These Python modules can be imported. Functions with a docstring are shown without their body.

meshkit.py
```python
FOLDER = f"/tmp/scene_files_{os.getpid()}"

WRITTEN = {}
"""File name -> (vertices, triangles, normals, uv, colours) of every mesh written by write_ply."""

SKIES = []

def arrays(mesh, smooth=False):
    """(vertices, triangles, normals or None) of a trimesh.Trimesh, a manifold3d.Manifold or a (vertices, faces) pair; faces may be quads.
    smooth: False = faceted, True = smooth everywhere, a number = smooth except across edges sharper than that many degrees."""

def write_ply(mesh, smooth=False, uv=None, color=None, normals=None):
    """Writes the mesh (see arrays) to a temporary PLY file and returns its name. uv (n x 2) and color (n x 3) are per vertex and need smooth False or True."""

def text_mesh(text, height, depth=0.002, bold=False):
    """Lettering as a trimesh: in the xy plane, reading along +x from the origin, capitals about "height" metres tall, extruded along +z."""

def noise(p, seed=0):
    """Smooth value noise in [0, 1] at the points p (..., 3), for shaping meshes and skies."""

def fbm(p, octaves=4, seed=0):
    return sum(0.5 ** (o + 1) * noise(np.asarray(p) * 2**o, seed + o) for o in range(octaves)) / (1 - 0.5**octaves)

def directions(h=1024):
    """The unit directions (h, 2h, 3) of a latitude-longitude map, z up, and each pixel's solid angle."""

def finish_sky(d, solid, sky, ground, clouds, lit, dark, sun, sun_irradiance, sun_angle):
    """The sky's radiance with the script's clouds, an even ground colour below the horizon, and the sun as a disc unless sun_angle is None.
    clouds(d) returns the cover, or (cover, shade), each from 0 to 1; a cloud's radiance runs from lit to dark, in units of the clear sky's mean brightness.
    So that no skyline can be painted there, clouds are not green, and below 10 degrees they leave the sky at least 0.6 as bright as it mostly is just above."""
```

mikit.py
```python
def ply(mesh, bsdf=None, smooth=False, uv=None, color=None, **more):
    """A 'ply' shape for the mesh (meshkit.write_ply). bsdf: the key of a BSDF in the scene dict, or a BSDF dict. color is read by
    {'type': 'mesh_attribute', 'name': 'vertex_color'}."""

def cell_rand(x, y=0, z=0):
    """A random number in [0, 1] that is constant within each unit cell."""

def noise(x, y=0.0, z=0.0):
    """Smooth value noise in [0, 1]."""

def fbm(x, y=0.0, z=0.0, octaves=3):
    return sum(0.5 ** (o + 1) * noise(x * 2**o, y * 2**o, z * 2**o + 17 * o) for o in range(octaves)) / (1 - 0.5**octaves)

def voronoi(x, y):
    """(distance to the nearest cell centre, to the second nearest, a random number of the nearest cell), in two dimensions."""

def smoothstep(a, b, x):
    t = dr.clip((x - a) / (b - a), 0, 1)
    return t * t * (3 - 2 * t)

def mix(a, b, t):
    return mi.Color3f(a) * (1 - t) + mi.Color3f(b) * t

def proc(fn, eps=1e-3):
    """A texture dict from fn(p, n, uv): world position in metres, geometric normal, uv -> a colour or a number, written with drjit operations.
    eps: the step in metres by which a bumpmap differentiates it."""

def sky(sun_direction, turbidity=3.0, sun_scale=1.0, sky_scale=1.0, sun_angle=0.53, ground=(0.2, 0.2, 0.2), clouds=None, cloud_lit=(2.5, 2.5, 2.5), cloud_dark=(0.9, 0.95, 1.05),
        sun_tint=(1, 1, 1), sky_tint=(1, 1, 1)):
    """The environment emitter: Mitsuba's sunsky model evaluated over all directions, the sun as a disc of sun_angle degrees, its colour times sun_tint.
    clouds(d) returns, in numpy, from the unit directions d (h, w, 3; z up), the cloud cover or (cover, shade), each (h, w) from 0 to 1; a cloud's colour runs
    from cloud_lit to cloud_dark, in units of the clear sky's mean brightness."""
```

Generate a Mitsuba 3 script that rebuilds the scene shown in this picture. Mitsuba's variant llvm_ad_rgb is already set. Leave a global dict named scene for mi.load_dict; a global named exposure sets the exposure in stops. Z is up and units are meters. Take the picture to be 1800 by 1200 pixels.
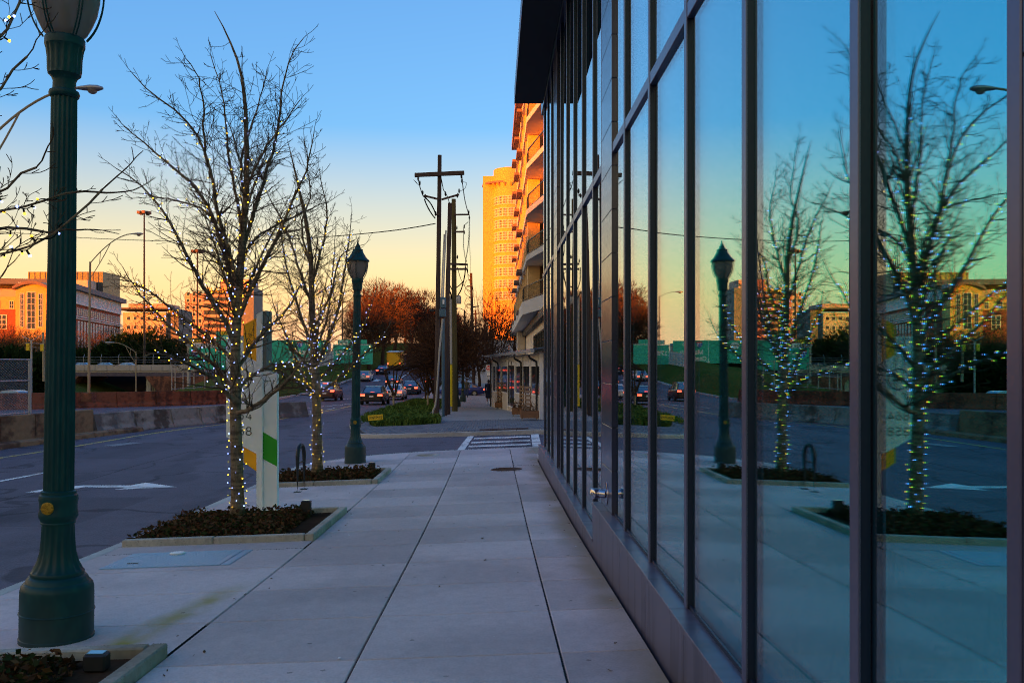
import math, random
import numpy as np, trimesh, shapely
import mitsuba as mi, drjit as dr
import mikit, meshkit
from mikit import proc, fbm, noise, mix, smoothstep, cell_rand, voronoi
from shapely.geometry import Polygon, box as sbox
T = mi.ScalarTransform4f
rng = np.random.default_rng(7)
scene, labels = {'type': 'scene'}, {}

# ------------------------------------------------------------------ camera, sky, exposure
ZE, F, CX, CY = 1.75, 1580.0, 868.0, 643.0        # eye height, focal length and vanishing point in the photograph's pixels
scene['camera'] = {'type': 'perspective', 'fov': math.degrees(2 * math.atan(900 / F)), 'fov_axis': 'x', 'near_clip': 0.05, 'far_clip': 6000.0,
                   'principal_point_offset_x': (900 - CX) / 1800, 'principal_point_offset_y': (600 - CY) / 1200,
                   'to_world': T().look_at(origin=[0, 0, ZE], target=[0, 10, ZE], up=[0, 0, 1])}
SUN = np.array([-0.62, -0.78, 0.052])

def twilight(d):
    e = np.degrees(np.arcsin(np.clip(d[..., 2], -1, 1)))
    az = np.clip((d[..., :2] @ (SUN[:2] / np.linalg.norm(SUN[:2]))) / np.maximum(np.hypot(d[..., 0], d[..., 1]), 1e-6), -1, 1)
    glow = np.clip((az + 0.35) / 1.35, 0, 1) ** 1.15          # the warm veil stands higher towards the setting sun
    cover = np.clip((14.8 + 36.0 * glow - e) / (10.6 + 27.0 * glow), 0, 1)
    cover = cover ** 1.1
    shade = np.clip((6.5 - e) / 6.5, 0, 1) ** 1.1
    return cover, shade
scene['sky'] = mikit.sky(SUN, turbidity=3.0, sun_scale=2.3, sky_scale=1.0, sun_angle=0.8, clouds=twilight, cloud_lit=(3.3, 2.4, 0.96), cloud_dark=(3.6, 1.62, 0.86),
                         sky_tint=(0.38, 0.86, 1.78), sun_tint=(1.0, 0.55, 0.13), ground=(0.12, 0.12, 0.13))
exposure = 4.0

# ------------------------------------------------------------------ materials
def mix_t(a, b, t): return a * (1 - t) + mi.Color3f(b) * t
def rgb(*c): return {'type': 'rgb', 'value': list(c)}
def bs(name, d): scene[name] = d; return name
def pr(name, c, rough=0.6, metal=0.0, spec=0.5, **k):
    return bs(name, {'type': 'twosided', 'b': {'type': 'principled', 'base_color': c if isinstance(c, dict) else rgb(*c), 'roughness': rough, 'metallic': metal, 'specular': spec, **k}})
def df(name, c): return bs(name, {'type': 'twosided', 'b': {'type': 'diffuse', 'reflectance': c if isinstance(c, dict) else rgb(*c)}})
def em(name_r, c): return {'type': 'area', 'radiance': rgb(*c)}

def concrete(c, tint, amp=0.25, sc=1.0):
    c, tint = mi.ScalarColor3f(c), mi.ScalarColor3f(tint)
    def fn(p, n, uv):
        a = fbm(p.x * 0.9 * sc, p.y * 0.9 * sc, p.z * 0.9 * sc, 4)
        b = fbm(p.x * 14 * sc, p.y * 14 * sc, p.z * 14, 3)
        s = smoothstep(0.52, 0.75, fbm(p.x * 0.5 * sc + 7, p.y * 0.28 * sc, p.z + 3, 4))
        speck = smoothstep(0.80, 0.9, noise(p.x * 60, p.y * 60, p.z * 60))
        k = 1 + amp * 2 * (a - 0.5) + amp * 1.2 * (b - 0.5)
        return mix(c, tint, s) * k * (1 - 0.3 * speck)
    return proc(fn)
def slab_col(k):
    def fn(p, n, uv):
        a = fbm(p.x * 0.7, p.y * 0.7, 1, 4); b = 0.5 * fbm(p.x * 16, p.y * 14, 2, 3) + 0.5 * noise(p.x * 95, p.y * 95, 4)
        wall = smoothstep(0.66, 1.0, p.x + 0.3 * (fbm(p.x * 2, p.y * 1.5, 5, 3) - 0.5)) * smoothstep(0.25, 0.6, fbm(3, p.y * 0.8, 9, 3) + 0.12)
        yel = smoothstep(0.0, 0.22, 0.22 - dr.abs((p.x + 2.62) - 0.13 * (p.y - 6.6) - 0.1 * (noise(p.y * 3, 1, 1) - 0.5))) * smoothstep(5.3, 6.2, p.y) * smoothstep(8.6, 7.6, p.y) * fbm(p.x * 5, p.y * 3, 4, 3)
        vv = voronoi(p.x * 1.7, p.y * 1.7); gum = smoothstep(0.022, 0.012, vv[0] / 1.7) * smoothstep(0.6, 0.65, vv[2])
        c = mix(mi.ScalarColor3f(0.55 * k, 0.455 * k, 0.46 * k), mi.ScalarColor3f(0.46 * k, 0.38 * k, 0.385 * k), smoothstep(0.4, 0.65, a))
        c = c * (1 + 0.30 * (b - 0.5))
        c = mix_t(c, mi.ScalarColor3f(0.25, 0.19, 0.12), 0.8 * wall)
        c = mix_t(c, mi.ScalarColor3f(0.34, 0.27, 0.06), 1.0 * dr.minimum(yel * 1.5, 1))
        return c * (1 - 0.45 * gum)
    return proc(fn)
def bumped(name, inner, fn, scale, eps=2e-3):
    return bs(name, {'type': 'twosided', 'b': {'type': 'bumpmap', 'arbitrary': proc(fn, eps), 'scale': scale, 'bsdf': inner}})

SLAB = [pr(f'mat_slab_{i}', slab_col(k), 0.75, 0, 0.3) for i, k in enumerate((1.0, 0.87, 1.07))]
pr('mat_joint', (0.035, 0.033, 0.032), 0.9)
pr('mat_curb', concrete((0.44, 0.42, 0.40), (0.30, 0.27, 0.24)), 0.8, 0, 0.3)
pr('mat_planter_curb', concrete((0.37, 0.33, 0.29), (0.21, 0.18, 0.14), 0.4, 2.5), 0.85, 0, 0.3)
def asphalt(p, n, uv):
    a = fbm(p.x * 0.35, p.y * 0.12, 3, 4); g = noise(p.x * 55, p.y * 55, 1); h = fbm(p.x * 3, p.y * 3, 8, 3)
    lane = smoothstep(0.4, 0.6, fbm(p.x * 0.55, p.y * 0.03, 5, 3))
    crack = smoothstep(0.018, 0.006, dr.abs(fbm(p.x * 0.3, p.y * 0.3, 2, 4) - 0.5))
    c = mix(mi.ScalarColor3f(0.086, 0.072, 0.09), mi.ScalarColor3f(0.13, 0.112, 0.138), a * 0.6 + lane * 0.4)
    wob = 0.25 * (noise(p.y * 0.35, 2, 2) - 0.5)
    seam = smoothstep(0.035, 0.015, dr.abs(p.x + 8.95 + wob)) + smoothstep(0.03, 0.012, dr.abs(p.x + 12.1 - wob)) * 0.8 + smoothstep(0.05, 0.02, dr.abs(p.y - 27.4 + wob * 2)) * 0.7
    patch = smoothstep(0.02, 0.0, dr.maximum(dr.abs(p.x + 7.3) - 0.9, dr.abs(p.y - 15.2) - 1.7)) * 0.22 + smoothstep(0.02, 0.0, dr.maximum(dr.abs(p.x + 10.9) - 1.1, dr.abs(p.y - 27.0) - 2.6)) * 0.2
    oil = smoothstep(0.56, 0.72, fbm(p.x * 1.3, p.y * 0.35, 12, 4)) * 0.25
    return c * (0.7 + 0.35 * g + 0.25 * h) * (1 - 0.45 * crack) * (1 - 0.6 * dr.clip(seam, 0, 1)) * (1 - patch) * (1 - oil)
pr('mat_asphalt', proc(asphalt), 0.75, 0, 0.2)
def paint(c):
    c = mi.ScalarColor3f(c)
    def fn(p, n, uv):
        w = smoothstep(0.3, 0.55, fbm(p.x * 3.1, p.y * 3.1, 4, 4))
        return mix(mi.ScalarColor3f(0.22, 0.21, 0.21), c, 0.35 + 0.65 * w) * (0.85 + 0.3 * noise(p.x * 40, p.y * 40, 2))
    return proc(fn)
pr('mat_white_paint', paint((0.72, 0.70, 0.68)), 0.6)
pr('mat_yellow_paint', paint((0.62, 0.40, 0.05)), 0.6)
pr('mat_worn_paint', (0.2, 0.2, 0.21), 0.7)
def dirtwall(c, d):
    c, d = mi.ScalarColor3f(c), mi.ScalarColor3f(d)
    def fn(p, n, uv):
        s = fbm(p.x * 1.3 + p.y * 1.1, p.z * 0.35, 3, 4); k = fbm(p.x * 4, p.y * 4, p.z * 5, 4)
        t = smoothstep(0.42, 0.62, s * 0.6 + k * 0.4)
        return mix(c, d, t) * (0.75 + 0.5 * fbm(p.x * 9, p.y * 9, p.z * 9, 3))
    return proc(fn)
pr('mat_barrier', dirtwall((0.30, 0.24, 0.20), (0.085, 0.06, 0.045)), 0.9)
pr('mat_barrier_dark', dirtwall((0.13, 0.11, 0.10), (0.27, 0.24, 0.21)), 0.9)
pr('mat_stained_wall', dirtwall((0.25, 0.145, 0.075), (0.09, 0.045, 0.025)), 0.9)
pr('mat_rust_wall', dirtwall((0.20, 0.075, 0.04), (0.075, 0.03, 0.018)), 0.9)
def postfn(p, n, uv):
    d = smoothstep(0.45, 0.75, fbm(p.x * 14, p.y * 14, p.z * 5, 4)); dirt = smoothstep(0.55, 0.0, p.z + 0.35 * fbm(p.x * 6, p.y * 6, p.z * 6, 3) + 0.15)
    return mix_t(mix(mi.ScalarColor3f(0.004, 0.042, 0.052), mi.ScalarColor3f(0.007, 0.058, 0.064), d), mi.ScalarColor3f(0.05, 0.055, 0.05), 0.45 * dirt)
pr('mat_post_green', proc(postfn), 0.45, 0, 0.25)
def goldfn(p, n, uv): return mix(mi.ScalarColor3f(0.45, 0.27, 0.03), mi.ScalarColor3f(0.25, 0.14, 0.015), smoothstep(0.4, 0.6, fbm(p.x * 90, p.y * 90, p.z * 90, 2)))
pr('mat_badge', proc(goldfn), 0.4, 0.3)
bs('mat_globe', {'type': 'principledthin', 'base_color': rgb(0.42, 0.38, 0.36), 'roughness': 0.35, 'spec_trans': 0.35, 'diff_trans': 1.1, 'eta': 1.4})
def barkfn(p, n, uv):
    r = noise(p.x * 5, p.y * 5, p.z * 38); k = fbm(p.x * 22, p.y * 22, p.z * 9, 3)
    return mix(mi.ScalarColor3f(0.20, 0.15, 0.10), mi.ScalarColor3f(0.075, 0.054, 0.038), smoothstep(0.35, 0.7, 0.55 * r + 0.45 * k))
pr('mat_bark', proc(barkfn), 0.9, 0, 0.2)
df('mat_twig', (0.075, 0.05, 0.035))
df('mat_wire', (0.012, 0.014, 0.012))
df('mat_soil', concrete((0.05, 0.03, 0.02), (0.09, 0.05, 0.03), 0.5, 3))
for i, c in enumerate(((0.07, 0.034, 0.02), (0.035, 0.042, 0.016), (0.12, 0.065, 0.034))): df(f'mat_cover_{i}', c)
pr('mat_mullion', (0.008, 0.013, 0.036), 0.4, 0.2)
pr('mat_mullion_cap', (0.115, 0.115, 0.19), 0.35, 0.5)
pr('mat_gasket', (0.012, 0.012, 0.016), 0.5)
def panelfn(p, n, uv):
    return mi.Color3f(0.125, 0.115, 0.165) * (0.9 + 0.2 * fbm(p.y * 1.5, p.z * 0.6, 2, 3) - 0.25 * smoothstep(0.55, 0.8, fbm(p.y * 6, p.z * 0.9, 6, 4)))
pr('mat_base_panel', proc(panelfn), 0.36, 0.35)
pr('mat_column_panel', (0.06, 0.055, 0.095), 0.2, 0.55)
pr('mat_soffit', (0.020, 0.016, 0.020), 0.7)
pr('mat_interior', (0.03, 0.035, 0.045), 0.9)
pr('mat_interior_floor', (0.05, 0.05, 0.055), 0.6)
bs('mat_pane', {'type': 'thindielectric', 'int_ior': 1.38})
bs('mat_coated_pane', {'type': 'conductor', 'material': 'none', 'specular_reflectance': rgb(0.09, 0.62, 0.65)})     # reflective solar coating
bs('mat_chrome', {'type': 'roughconductor', 'material': 'Cr', 'alpha': 0.08})
pr('mat_steel_plate', (0.26, 0.38, 0.50), 0.45, 0.3)
pr('mat_dark_metal', (0.02, 0.022, 0.026), 0.45, 0.2)
pr('mat_galvanized', (0.36, 0.36, 0.37), 0.45, 0.5)
pr('mat_pole_paint', (0.30, 0.24, 0.15), 0.6, 0.1)
pr('mat_white_panel', (0.78, 0.80, 0.84), 0.45)
pr('mat_orange_panel', (0.92, 0.43, 0.005), 0.5)
pr('mat_green_panel', (0.012, 0.33, 0.012), 0.5)
pr('mat_text_grey', (0.07, 0.08, 0.09), 0.6)
pr('mat_sign_green', (0.004, 0.40, 0.27), 0.5)
pr('mat_sign_white', (0.75, 0.75, 0.74), 0.5)
pr('mat_sign_yellow', (0.75, 0.47, 0.01), 0.5)
pr('mat_sign_blue', (0.02, 0.07, 0.38), 0.5)
pr('mat_sign_red', (0.52, 0.02, 0.02), 0.5)
pr('mat_black', (0.01, 0.01, 0.01), 0.5)
df('mat_manhole', concrete((0.16, 0.10, 0.085), (0.10, 0.06, 0.05), 0.4, 4))
def woodfn(p, n, uv):
    g = fbm(p.x * 9 + p.y * 9, p.z * 0.7, 3, 4)
    return mix(mi.ScalarColor3f(0.05, 0.033, 0.03), mi.ScalarColor3f(0.10, 0.068, 0.055), g)
pr('mat_pole_wood', proc(woodfn), 0.9, 0, 0.2)
pr('mat_pole_olive', (0.095, 0.08, 0.035), 0.9, 0, 0.2)
pr('mat_guard_yellow', (0.72, 0.52, 0.01), 0.5)
pr('mat_box_teal', (0.05, 0.12, 0.17), 0.5)
for i, c in enumerate(((0.30, 0.29, 0.30), (0.26, 0.25, 0.27), (0.34, 0.32, 0.32))): df(f'mat_paver_{i}', [q * .8 for q in c])
df('mat_far_walk', concrete((0.42, 0.39, 0.36), (0.33, 0.31, 0.29), 0.15))
for i, c in enumerate(((0.09, 0.15, 0.025), (0.16, 0.22, 0.045), (0.04, 0.075, 0.018))): df(f'mat_grass_{i}', c)
def turf(p, n, uv): return mix(mi.ScalarColor3f(0.05, 0.10, 0.016), mi.ScalarColor3f(0.13, 0.12, 0.035), fbm(p.x * 0.4, p.y * 0.3, 1, 4)) * (0.6 + 0.8 * noise(p.x * 9, p.y * 9, 3))
df('mat_turf', proc(turf))
df('mat_ground', proc(lambda p, n, uv: mix(mi.ScalarColor3f(0.05, 0.05, 0.03), mi.ScalarColor3f(0.10, 0.08, 0.05), fbm(p.x * 0.02, p.y * 0.02, 1, 4))))
df('mat_freeway', (0.10, 0.10, 0.105))
pr('mat_cream_wall', (0.62, 0.52, 0.40), 0.7)
pr('mat_trim_white', (0.66, 0.62, 0.58), 0.6)
pr('mat_patio_panel', (0.46, 0.41, 0.36), 0.6)
pr('mat_dark_glass', (0.02, 0.024, 0.028), 0.06, 0, 0.8)
pr('mat_tower_glass', (0.11, 0.09, 0.03), 0.15, 0, 0.8)
pr('mat_warm_glass', (0.035, 0.03, 0.025), 0.08, 0, 0.8)
pr('mat_wood_planter', (0.20, 0.095, 0.045), 0.8)
pr('mat_wood_trellis', (0.30, 0.19, 0.12), 0.8)
pr('mat_brick', (0.26, 0.075, 0.045), 0.85)
pr('mat_orange_stucco', (0.66, 0.38, 0.11), 0.8)
pr('mat_peach', (0.52, 0.33, 0.25), 0.8)
pr('mat_tan', (0.50, 0.42, 0.33), 0.8)
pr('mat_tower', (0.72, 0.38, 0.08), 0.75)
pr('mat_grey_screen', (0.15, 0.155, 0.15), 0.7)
pr('mat_screen_glass', (0.05, 0.06, 0.065), 0.3)
pr('mat_slate', (0.10, 0.10, 0.13), 0.6)
pr('mat_light_grey_wall', (0.52, 0.50, 0.50), 0.7)
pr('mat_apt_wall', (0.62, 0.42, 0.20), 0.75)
pr('mat_apt_grey', (0.50, 0.48, 0.46), 0.75)
pr('mat_roof_brown', (0.20, 0.12, 0.10), 0.7)
pr('mat_girder', (0.075, 0.06, 0.085), 0.7)
pr('mat_deck_concrete', (0.36, 0.32, 0.28), 0.8)
for i, c in enumerate(((0.11, 0.058, 0.032), (0.075, 0.04, 0.028), (0.16, 0.085, 0.035), (0.05, 0.032, 0.027))): df(f'mat_far_twig_{i}', c)
for i, c in enumerate(((0.012, 0.028, 0.010), (0.022, 0.042, 0.014))): df(f'mat_evergreen_{i}', c)
df('mat_far_trunk', (0.055, 0.035, 0.025))
for nm, c in (('navy', (0.01, 0.018, 0.05)), ('black', (0.006, 0.006, 0.007)), ('silver', (0.62, 0.62, 0.64)), ('maroon', (0.055, 0.012, 0.012)), ('blue', (0.008, 0.02, 0.16)), ('white', (0.62, 0.62, 0.62)), ('yellow', (0.88, 0.48, 0.01)), ('pewter', (0.40, 0.38, 0.37))):
    pr('mat_car_' + nm, c, 0.28, 0.15, 0.5, clearcoat=0.7, clearcoat_gloss=0.9)
pr('mat_car_glass', (0.16, 0.28, 0.36), 0.06, 0.55, 0.9)
pr('mat_tyre', (0.012, 0.012, 0.012), 0.8)
pr('mat_rim', (0.35, 0.35, 0.36), 0.3, 0.7)
pr('mat_lamp_red', (0.5, 0.01, 0.01), 0.3)
pr('mat_skin', (0.42, 0.26, 0.19), 0.6)
pr('mat_hair', (0.015, 0.012, 0.01), 0.6)
pr('mat_coat_navy', (0.012, 0.012, 0.03), 0.9)
pr('mat_jacket_olive', (0.07, 0.07, 0.05), 0.9)
pr('mat_jeans', (0.03, 0.05, 0.11), 0.9)

# ------------------------------------------------------------------ helpers
used = {}
def key_of(base):
    n = used.get(base, 0); used[base] = n + 1
    return base if n == 0 else f'{base}_{n:03d}'
def thing(name, label=None, cat=None, group=None, kind=None):
    k = key_of(name); d = {}
    if label: d['label'] = label
    if cat: d['category'] = cat
    if group: d['group'] = group
    if kind: d['kind'] = kind
    labels[k] = d
    return k
def put(key, mesh, mat, smooth=False, emit=None, mw=None):
    d = mikit.ply(mesh, mat, smooth)
    if emit is not None: d['emitter'] = em('', emit)
    if mw is not None: d['to_world'] = mw
    scene[key] = d
    return key
def part(root, name, mesh, mat, smooth=False, emit=None, label=None, kind=None, mw=None):
    k = key_of(root + '__' + name)
    put(k, mesh, mat, smooth, emit, mw)
    if label or kind:
        labels[k] = {}
        if label: labels[k]['label'] = label
        if kind: labels[k]['kind'] = kind
    return k
def struct(name, mesh, mat, smooth=False, label=None):
    k = thing(name, kind='structure'); put(k, mesh, mat, smooth); return k

class MB:
    def __init__(s): s.v, s.f, s.n = [], [], 0
    def add(s, v, f):
        v = np.asarray(v, float); f = np.asarray(f, int)
        if f.shape[1] == 4: f = np.vstack([f[:, [0, 1, 2]], f[:, [0, 2, 3]]])
        s.v.append(v); s.f.append(f + s.n); s.n += len(v); return s
    def mesh(s, m): return s.add(m.vertices, m.faces)
    def out(s): return trimesh.Trimesh(np.vstack(s.v), np.vstack(s.f), process=False)
    def box(s, x0, x1, y0, y1, z0, z1): return s.add(*boxvf(x0, x1, y0, y1, z0, z1))
    def bar(s, a, b, w, h=None, up=(0, 0, 1)):
        """box beam from a to b, w across, h along up"""
        a, b = np.asarray(a, float), np.asarray(b, float); h = w if h is None else h
        t = (b - a) / np.linalg.norm(b - a); x = np.cross(t, up)
        if np.linalg.norm(x) < 1e-6: x = np.cross(t, (1, 0, 0))
        x /= np.linalg.norm(x); u = np.cross(x, t)
        v = [p + x * i * w / 2 + u * j * h / 2 for p in (a, b) for i, j in ((-1, -1), (1, -1), (1, 1), (-1, 1))]
        return s.add(v, [[0, 1, 2, 3], [7, 6, 5, 4], [0, 4, 5, 1], [1, 5, 6, 2], [2, 6, 7, 3], [3, 7, 4, 0]])
    def tube(s, pts, r, n=6, cap=True):
        return s.add(*tubevf(pts, r, n, cap))
def boxvf(x0, x1, y0, y1, z0, z1):
    v = [(x, y, z) for z in (z0, z1) for x, y in ((x0, y0), (x1, y0), (x1, y1), (x0, y1))]
    return np.array(v, float), np.array([[0, 3, 2, 1], [4, 5, 6, 7], [0, 1, 5, 4], [1, 2, 6, 5], [2, 3, 7, 6], [3, 0, 4, 7]])
def tubevf(pts, r, n=6, cap=True):
    p = np.asarray(pts, float); r = np.broadcast_to(np.asarray(r, float), len(p))
    t = np.gradient(p, axis=0); t /= np.linalg.norm(t, axis=1, keepdims=True) + 1e-12
    ref = np.array([0, 0, 1.0]) if abs(t[0, 2]) < 0.9 else np.array([1.0, 0, 0])
    m = t.mean(0); ref = np.array([0, 0, 1.0]) if abs(m[2]) < 0.75 * np.linalg.norm(m) else np.array([0.3, 1.0, 0])
    x = np.cross(t, ref); x /= np.linalg.norm(x, axis=1, keepdims=True) + 1e-12
    y = np.cross(t, x)
    a = np.arange(n) * 2 * np.pi / n
    v = (p[:, None] + r[:, None, None] * (np.cos(a)[None, :, None] * x[:, None] + np.sin(a)[None, :, None] * y[:, None])).reshape(-1, 3)
    i = np.arange(n); j = (i + 1) % n; k = np.arange(len(p) - 1)[:, None] * n
    f = np.stack([k + i, k + j, k + j + n, k + i + n], -1).reshape(-1, 4)
    f = np.vstack([f[:, [0, 2, 1]], f[:, [0, 3, 2]]])
    if cap:
        b = (len(p) - 1) * n
        f = np.vstack([f, [[0, q, q + 1] for q in range(1, n - 1)], [[b, b + q + 1, b + q] for q in range(1, n - 1)]])
    return v, f
def bx(*a): return MB().box(*a).out()
def rbox(x0, x1, y0, y1, z0, z1, c):
    """box with chamfered edges"""
    pts = []
    for x, sx in ((x0, 1), (x1, -1)):
        for y, sy in ((y0, 1), (y1, -1)):
            for z, sz in ((z0, 1), (z1, -1)):
                pts += [(x + sx * c, y + sy * c, z), (x + sx * c, y, z + sz * c), (x, y + sy * c, z + sz * c)]
    return trimesh.convex.convex_hull(np.array(pts))
def lathe(prof, n=32, flutes=0, depth=0.0, frange=(-1e9, 1e9)):
    prof = np.asarray(prof, float); a = np.arange(n) * 2 * np.pi / n
    r = prof[:, 0][:, None] * np.ones(n)
    if flutes:
        on = ((prof[:, 1] > frange[0]) & (prof[:, 1] < frange[1])).astype(float)[:, None]
        r = r * (1 - on * depth * (0.5 - 0.5 * np.cos(a * flutes)))
    v = np.stack([r * np.cos(a), r * np.sin(a), prof[:, 1][:, None] * np.ones(n)], -1).reshape(-1, 3)
    i = np.arange(n); j = (i + 1) % n; k = np.arange(len(prof) - 1)[:, None] * n
    f = np.stack([k + i, k + j, k + j + n, k + i + n], -1).reshape(-1, 4)
    return trimesh.Trimesh(v, np.vstack([f[:, [0, 1, 2]], f[:, [0, 2, 3]]]), process=False)
def extrude(poly, h):
    gs = getattr(poly, 'geoms', [poly])
    return trimesh.util.concatenate([trimesh.creation.extrude_polygon(g, h, engine='earcut') for g in gs if g.area > 1e-9])
def spline(pts, n):
    p = np.asarray(pts, float)
    if len(p) == 2: return p[0] + (p[1] - p[0]) * np.linspace(0, 1, n)[:, None]
    d = np.r_[0, np.cumsum(np.linalg.norm(np.diff(p, axis=0), axis=1))]
    from scipy.interpolate import PchipInterpolator
    return PchipInterpolator(d, p, axis=0)(np.linspace(0, d[-1], n))
def frame(o, u, n):
    """matrix that puts local x along u, local y along n's opposite (into the wall), z up, origin o"""
    m = np.eye(4); m[:3, 0] = u; m[:3, 1] = n; m[:3, 2] = (0, 0, 1); m[:3, 3] = o; return m
def xf(mesh, m):
    mesh = mesh.copy(); mesh.apply_transform(m)
    return mesh
def place(x, y, z, rz=0, pitch=0, s=1.0):
    return T().translate([x, y, z]).rotate([0, 0, 1], rz).rotate([1, 0, 0], pitch).scale(s)

# ------------------------------------------------------------------ the lie of the land (metres below the eye along the street)
HT = np.array([(-60, 0.6), (-20, 1.5), (0, 1.98), (5, 2.14), (12, 2.38), (20, 2.5), (33, 2.54), (45, 2.64), (70, 3.0), (85, 3.18), (97, 3.07), (112, 2.6), (125, 2.15), (142, 1.35), (152, 0.75), (180, -1.0), (220, -3.2), (270, -4.6), (330, -5.0)])
from scipy.interpolate import PchipInterpolator as _P
_h = _P(HT[:, 0], HT[:, 1])
def zg(x, y):
    """road level"""
    x, y = np.asarray(x, float), np.asarray(y, float)
    w = np.clip((60 - y) / 30, 0, 1)
    h = _h(np.clip(y, -60, 330)) - 0.036 * np.clip(x + 4.7, 0, 6.2) * w - 0.016 * np.clip(x + 4.7, -9, 0) * np.clip((50 - y) / 20, 0, 1) * 0
    return ZE - h
def zs(x, y): return zg(x, y) + 0.15
def at(px, py, Y): return np.array([(px - CX) / F * Y, Y, ZE - (py - CY) / F * Y])
def hit(px, py, g=zg, y0=2.5, y1=300):
    """where the sight line of a pixel of the photograph meets the ground g"""
    ys = np.linspace(y0, y1, 6000); d = ZE - (py - CY) / F * ys - g((px - CX) / F * ys, ys)
    i = np.argmax(d < 0); Y = ys[i]
    return np.array([(px - CX) / F * Y, Y, float(g((px - CX) / F * Y, Y))])
def drape(mesh, g, dz=0.0):
    """lifts a flat mesh (z from 0) onto the ground"""
    v = np.array(mesh.vertices); v[:, 2] += g(v[:, 0], v[:, 1]) + dz
    return trimesh.Trimesh(v, mesh.faces, process=False)
def sheet(poly, g, dz, step=2.0):
    """a thin sheet over the polygon that follows the ground"""
    minx, miny, maxx, maxy = poly.bounds; out = MB()
    for x in np.arange(minx, maxx, step):
        for y in np.arange(miny, maxy, step):
            q = poly.intersection(sbox(x, y, x + step, y + step))
            for gg in getattr(q, 'geoms', [q]):
                if gg.geom_type == 'Polygon' and gg.area > 1e-6:
                    v, f = trimesh.creation.triangulate_polygon(gg, engine='earcut')
                    v3 = np.c_[v, g(v[:, 0], v[:, 1]) + dz]
                    if len(f):
                        a, b, c = v[f[0][0]], v[f[0][1]], v[f[0][2]]
                        if (b[0] - a[0]) * (c[1] - a[1]) - (b[1] - a[1]) * (c[0] - a[0]) < 0: f = np.asarray(f)[:, ::-1]
                        out.add(v3, f)
    return out.out()

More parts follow.
